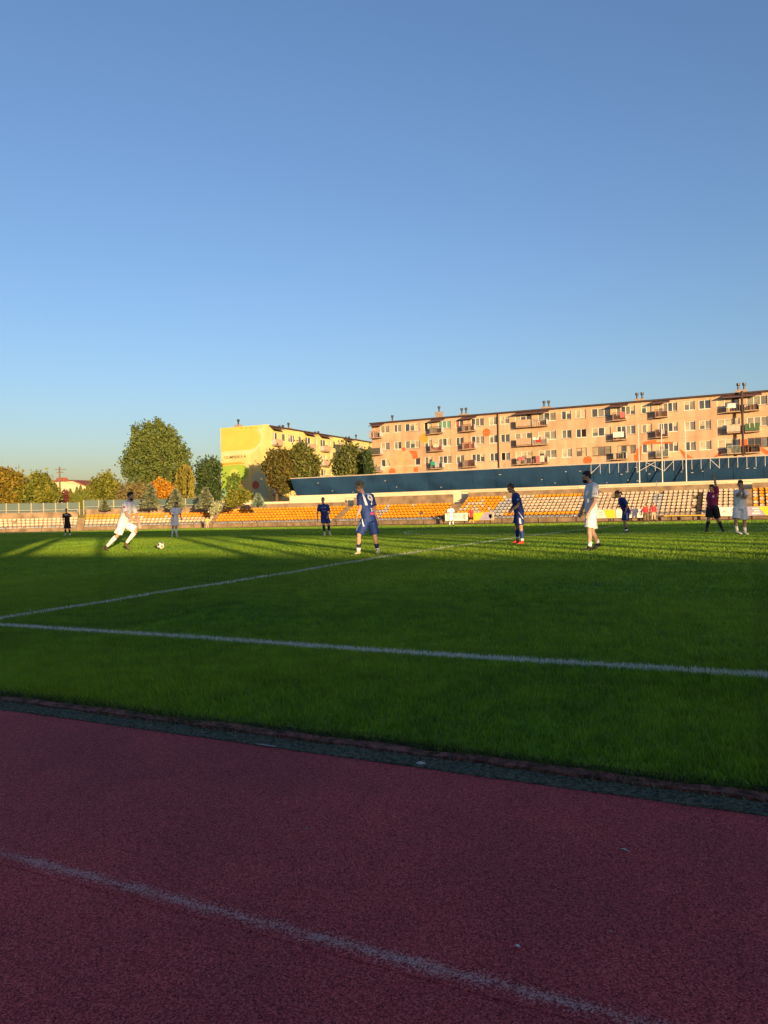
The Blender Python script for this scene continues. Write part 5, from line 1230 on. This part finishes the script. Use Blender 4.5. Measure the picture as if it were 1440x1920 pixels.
decal([rectp(-.03, .03, -.02, .02)], P3['bv'], (P3['shA'].lerp(P3['g']('elA'), .4), Vector((1, 0, 0)), Vector((0, 0, 1)), Vector((0, 1, 0))), m_prblue, 'sleeve_badge', P3['shirt'])
# bearded player in white (faces left)
c = lambda x, y, d=0, S=(1060, 875, 10.975): (S[0]+x/S[2], S[1]+y/S[2], d)
P4 = person('bearded player in white walking left with black boots', dict(D=17.2, p0=(1106, 1036.5), face=(-1, .05), nod=-.08, head=c(418, 258), neck=c(500, 375), pel=c(515, 890), sideA=-1,
    shA=c(540, 450, -.20), shB=c(520, 445, .19), elA=c(515, 755, -.28), wrA=c(400, 970, -.25), hdA=c(370, 1055, -.22), elB=c(450, 760, .28), wrB=c(370, 950, .24), hdB=c(335, 1020, .22),
    knA=c(450, 1360, -.08), anA=c(455, 1690, -.08), toA=c(318, 1778, -.10), heA=c(495, 1770, -.06), knB=c(565, 1400, .10), anB=c(680, 1630, .12), toB=c(555, 1765, .12), heB=c(742, 1660, .12),
    shirt='white', shorts='white', socks='white', boots='black', hair='dark', beard=True, sock=.70, slen=.84, sc=1.03))
decal([rectp(-.05, .03, -.008, .008)], P4['bv'], (P4['shA'].lerp(P4['g']('elA'), .5), Vector((1, 0, 0)), Vector((0, 0, 1)), Vector((0, 1, 0))), m_prnav, 'sleeve_stripe', P4['shirt'])
# long-haired player in blue, hunched (faces left)
c = lambda x, y, d=0, S=(1130, 900, 9.0): (S[0]+x/S[2], S[1]+y/S[2], d)
P5 = person('hunched player in blue with tied back hair before the white board', dict(D=29, p0=(1170, 1003), face=(-1, -.1), nod=-.35, head=c(240, 275), neck=c(295, 328), pel=c(388, 545), sideA=-1,
    shA=c(318, 365, -.19), shB=c(310, 360, .18), elA=c(372, 470, -.26), wrA=c(345, 555, -.24), hdA=c(330, 600, -.22), elB=c(330, 470, .24), wrB=c(270, 490, .15), hdB=c(240, 480, .1),
    knA=c(350, 740, -.10), anA=c(380, 885, -.10), toA=c(310, 935, -.12), heA=c(405, 925, -.10), knB=c(375, 750, .10), anB=c(402, 890, .12), toB=c(340, 935, .14), heB=c(420, 930, .12),
    shirt='blue', shorts='blue', socks='navy', boots='black', hair='brown', pony=True, skin='mid', sock=.6, band=.84, tuft=.03, slen=.82), .013)
hA, kA = P5['legs']['A'][0], P5['legs']['A'][1]
decal([[(-.03, .12), (.02, .12), (.03, -.16), (-.02, -.16)]], P5['bs'], (hA.lerp(kA, .45), Vector((1, 0, 0)), Vector((0, 0, 1)), Vector((0, 1, 0))), m_prblue, 'side_stripe', P5['shorts'])
# referee
c = lambda x, y, d=0, S=(1300, 885, 10.286): (S[0]+x/S[2], S[1]+y/S[2], d)
P6 = person('referee in magenta shirt and black shorts raising one arm', dict(D=27.5, p0=(1337, 1000.5), face=(-.62, -.78), look=(-.9, -.4), head=c(342, 345), neck=c(362, 415), pel=c(360, 700), sideA=1,
    shA=c(318, 455, .10), shB=c(428, 425, -.06), elB=c(405, 262, -.06), wrB=c(380, 135, -.05), hdB=c(370, 70, -.05), elA=c(325, 590, .25), wrA=c(400, 650, .28), hdA=c(445, 660, .26),
    knA=c(292, 935, .05), anA=c(258, 1130, .05), toA=c(205, 1188, -.05), heA=c(270, 1180, .08), knB=c(455, 950, -.04), anB=c(540, 1120, -.02), toB=c(520, 1195, -.12), heB=c(590, 1160, .02),
    shirt='magenta', shorts='black', socks='black', boots='black', hair='dark', skin='mid', sock=.2, sc=1.03), .013)
decal([rectp(-.03, .03, -.035, .035)], P6['bv'], (P6['pel'].lerp(P6['neck'], .72)-P6['rt']*.06, P6['rt'], P6['tu'], -P6['fv']), m_num, 'chest_badge', P6['shirt'])
# white player with hands at the face
P7 = person('player in white holding his hands up to his face', dict(D=24.3, p0=(1388, 1008.3), face=(-.30, -.95), look=(-.45, -.9), head=c(893, 305), neck=c(908, 398), pel=c(890, 735), sideA=1,
    shA=c(818, 440, .03), shB=c(985, 445, .0), elA=c(800, 520, -.22), wrA=c(822, 415, -.27), hdA=c(828, 345, -.24), elB=c(905, 565, -.27), wrB=c(860, 435, -.30), hdB=c(845, 360, -.26),
    knA=c(790, 1000, -.05), anA=c(835, 1170, .02), toA=c(890, 1262, -.12), heA=c(820, 1235, .10), knB=c(960, 1020, -.05), anB=c(985, 1185, .0), toB=c(1000, 1275, -.16), heB=c(975, 1245, .08),
    shirt='white', shorts='white', socks='white', boots='white', hair='dark', skin='tan', sock=.55, tuft=.03, sc=1.02), .013)
# blue player facing the camera
c = lambda x, y, d=0, S=(570, 920, 18.0): (S[0]+x/S[2], S[1]+y/S[2], d)
P8 = person('player in dark blue walking towards the camera with pale boots', dict(D=35, p0=(608, 1008), face=(.05, -1), look=(-.3, -.95), head=c(618, 385), neck=c(622, 500), pel=c(685, 930), sideA=1,
    shA=c(500, 575), shB=c(775, 575), elA=c(440, 800), wrA=c(432, 990, -.05), hdA=c(432, 1090, -.08), elB=c(835, 780, .05), wrB=c(800, 910, -.12), hdB=c(765, 970, -.14),
    knA=c(645, 1190, -.05), anA=c(672, 1455, .02), toA=c(690, 1590, -.2), heA=c(672, 1545, .06), knB=c(815, 1190, -.08), anB=c(825, 1420, .1), toB=c(885, 1570, -.1), heB=c(835, 1500, .14),
    shirt='blue', shorts='blue', socks='navy', boots='lime', hair='brown', sock=.08), .014)
decal([rectp(-.14, -.02, -.012, .012), rectp(.04, .12, -.02, .02), rectp(-.08, .1, -.16, -.145)], P8['bv'], (P8['pel'].lerp(P8['neck'], .70), -P8['rt'], P8['tu'], -P8['fv']), m_prblue, 'chest_print', P8['shirt'])
# far player in white, left
c = lambda x, y, d=0, S=(290, 935, 11.08): (S[0]+x/S[2], S[1]+y/S[2], d)
P9 = person('far player in white standing before the low cream and orange block', dict(D=39, p0=(327, 1006.5), face=(.1, -1), head=c(440, 128), neck=c(443, 185), pel=c(405, 425), sideA=1,
    shA=c(362, 220), shB=c(508, 220), elA=c(312, 300, -.05), wrA=c(365, 335, -.2), hdA=c(405, 340, -.22), elB=c(512, 320, .05), wrB=c(532, 385), hdB=c(540, 425),
    knA=c(375, 590, -.05), anA=c(350, 735, .03), toA=c(365, 800, -.2), heA=c(345, 780, .08), knB=c(440, 590, -.04), anB=c(438, 745, .04), toB=c(478, 800, -.15), heB=c(440, 785, .1),
    shirt='white', shorts='white', socks='white', boots='lime', hair='dark', skin='mid', sock=.15), .015)
# player in black, far left
c = lambda x, y, d=0, S=(0, 850, 7.2): (S[0]+x/S[2], S[1]+y/S[2], d)
P10 = person('player in black kit in front of the curved cream seats', dict(D=51, p0=(125.5, 1005), face=(.1, -1), head=c(888, 785), neck=c(892, 815), pel=c(905, 955), sideA=1,
    shA=c(855, 838), shB=c(928, 838), elA=c(845, 890), wrA=c(852, 940, -.05), hdA=c(856, 965, -.06), elB=c(962, 862, -.1), wrB=c(935, 840, -.25), hdB=c(918, 832, -.24),
    knA=c(880, 1035, -.05), anA=c(876, 1090, .02), toA=c(876, 1120, -.2), heA=c(876, 1112, .08), knB=c(932, 1035, -.05), anB=c(938, 1090, .02), toB=c(950, 1120, -.18), heB=c(938, 1112, .08),
    shirt='black', shorts='black', socks='black', boots='white', hair='dark', skin='mid', sock=.1), .017)
decal([rectp(-.10, .14, -.03, .03)], P10['bv'], (P10['pel'].lerp(P10['neck'], .82), -P10['rt'], P10['tu'], -P10['fv']), m_num, 'chest_print', P10['shirt'])
# far player in white before the boards
c = lambda x, y, d=0, S=(820, 930, 14.4): (S[0]+x/S[2], S[1]+y/S[2], d)
P11 = person('far player in white standing before the white advertising board', dict(D=63.3, p0=(846, 987), face=(.3, -1), head=c(342, 292), neck=c(350, 342), pel=c(362, 560), sideA=1,
    shA=c(290, 375), shB=c(412, 370), elA=c(258, 450), wrA=c(265, 530), hdA=c(268, 560), elB=c(440, 450), wrB=c(425, 520, -.1), hdB=c(420, 550, -.1),
    knA=c(330, 690, -.05), anA=c(322, 795, .03), toA=c(320, 832, -.2), heA=c(322, 822, .08), knB=c(408, 680, -.05), anB=c(424, 780, .03), toB=c(432, 815, -.15), heB=c(424, 805, .1),
    shirt='white', shorts='white', socks='white', boots='black', hair='brown', sock=.1), .018)
# ball boy / staff in red
P12 = person('person in red shirt and dark shorts before the yellow board', dict(D=82, p0=(884, 981), face=(-.3, -1), head=c(905, 355), neck=c(908, 385), pel=c(912, 560), sideA=1,
    shA=c(868, 400), shB=c(950, 405), elA=c(845, 460), wrA=c(840, 520), hdA=c(842, 545), elB=c(972, 460), wrB=c(968, 520), hdB=c(965, 545),
    knA=c(872, 650), anA=c(868, 720), toA=c(866, 742, -.2), heA=c(868, 738, .08), knB=c(950, 650), anB=c(980, 725), toB=c(992, 748, -.15), heB=c(984, 742, .08),
    shirt='red', shorts='black', socks='yellow', boots='black', hair='brown', sock=.1), .02)
c = lambda x, y, d=0, S=(1130, 900, 9.0): (S[0]+x/S[2], S[1]+y/S[2], d)
def stander(label, D, px, top, foot, **k):
    h = foot-top; y = lambda f: foot-h*f; w = h/1.74
    d = dict(D=D, p0=(px, foot), face=(.1, -1), head=(px, y(.925)), neck=(px, y(.835)), pel=(px+.3, y(.535)), sideA=1, shA=(px-.19*w, y(.80)), shB=(px+.19*w, y(.80)),
        elA=(px-.27*w, y(.63)), wrA=(px-.26*w, y(.50), -.08), hdA=(px-.25*w, y(.46), -.1), elB=(px+.27*w, y(.63)), wrB=(px+.22*w, y(.51), -.12), hdB=(px+.18*w, y(.48), -.16),
        knA=(px-.11*w, y(.28)), anA=(px-.13*w, y(.05)), toA=(px-.15*w, y(0), -.2), heA=(px-.13*w, y(.0), .08), knB=(px+.12*w, y(.28)), anB=(px+.17*w, y(.05)), toB=(px+.19*w, y(0), -.2), heB=(px+.17*w, y(0), .08))
    d.update(k); return person(label, d, .02)
stander('person in red jacket and olive trousers, left of the pair by the cream seats', 78.2, 1209.6, 942, 973, shirt='red', shorts='olive', trousers=True, boots='brown', long=True, hair='dark', socks='black', hem=-.2)
stander('person in red jacket and light trousers, right of the pair by the cream seats', 78.2, 1224.5, 941, 973, shirt='red', shorts='sand', trousers=True, boots='brown', long=True, hair='dark', socks='black', hem=-.2)
stander('child in yellow shirt by the rail at the foot of the steps', 97, 388, 970, 990.5, shirt='yellow', shorts='sand', trousers=True, boots='white', hair='brown', socks='white', sc=.82, hs=1.12)

# football: white with dark and orange panels, seams between
D = 23.6; p = ground(300, D); rB = .112
def football(loc):
    bm = bmesh.new(); bmesh.ops.create_icosphere(bm, subdivisions=1, radius=1); pent = [v.co.copy() for v in bm.verts if len(v.link_edges) == 5]; bm.free()
    ico = bmesh.new(); bmesh.ops.create_icosphere(ico, subdivisions=4, radius=1); hexa = []
    pent = [q.normalized() for q in pent]
    pent = [q for i, q in enumerate(pent)]
    me = bpy.data.meshes.new('football'); idx = []
    ico0 = bmesh.new(); bmesh.ops.create_icosphere(ico0, subdivisions=1, radius=1); P12 = [v.co.normalized() for v in ico0.verts if len(v.link_edges) == 5][:12]; ico0.free()
    for f in ico.faces:
        c = f.calc_center_median().normalized(); dd = sorted((c.angle(q), i) for i, q in enumerate(P12)); f.material_index = 0 if dd[0][0] > .36 else (1 if dd[0][1] % 3 else 2)
    for v in ico.verts:
        dd = sorted(v.co.angle(q) for q in P12); seam = abs(dd[0]-.36) < .03 or (dd[0] > .36 and dd[1]-dd[0] < .04)
        v.co = v.co.normalized()*rB*(.975 if seam else 1.0)
    ico.to_mesh(me); ico.free(); me.polygons.foreach_set('use_smooth', [True]*len(me.polygons))
    for m in (M('ball_white', (.74, .70, .60), .45, .05), M('ball_dark', (.03, .03, .035), .45, 0), M('ball_orange', (.5, .2, .04), .45, 0)): me.materials.append(m)
    o = bpy.data.objects.new('football', me); COL.objects.link(o); o.location = loc; o.rotation_euler = (.5, .3, .8); return o
tag(football(p+Vector((0, 0, rB+.018))), 'white football with dark and orange panels lying on the grass', 'ball')
# litter on the track and the gutter
def litter(px, py, size, label, m, k):
    d = f0+cr*((px-720)/F)+cu*((960-py)/F); t = (.006-CAMH)/d.z; q = C0+d*t; random.seed(k)
    b = MB(); n = 7; pts = [(q.x+size*random.uniform(.5, 1)*math.cos(i*2*math.pi/n), q.y+size*.6*random.uniform(.5, 1)*math.sin(i*2*math.pi/n), q.z+random.uniform(.001, .006)) for i in range(n)]
    top = (q.x, q.y, q.z+size*.45); b.v = pts+[top, (q.x, q.y, q.z)]; b.f = [[i, (i+1) % n, n] for i in range(n)]+[[(i+1) % n, i, n+1] for i in range(n)]; b.m = [0]*len(b.f)
    b.single('litter', m, q, label, 'litter', 'scraps lying on the track')
m_pap = mat('paper_scrap', (.6, .58, .55), .9, .1)
litter(1170, 1594, .014, 'white paper scrap on the right part of the track', m_pap, 1); litter(1180, 1598, .006, 'tiny crumb beside the paper scrap on the right', m_pap, 6); litter(970, 1775, .009, 'white crumb left of the other on the lower track', m_pap, 2); litter(1145, 1748, .007, 'white crumb at the lower right of the track', m_pap, 3)
litter(575, 1555, .012, 'grey flat scrap in the middle of the track', mat('grey_scrap', (.2, .16, .17), .9, .1), 4); litter(788, 1433, .03, 'crumpled pale scrap lying in the mossy gutter', m_pap, 5); litter(55, 1146, .07, 'pale leaf lying on the grass by the halfway line', m_pap, 8)
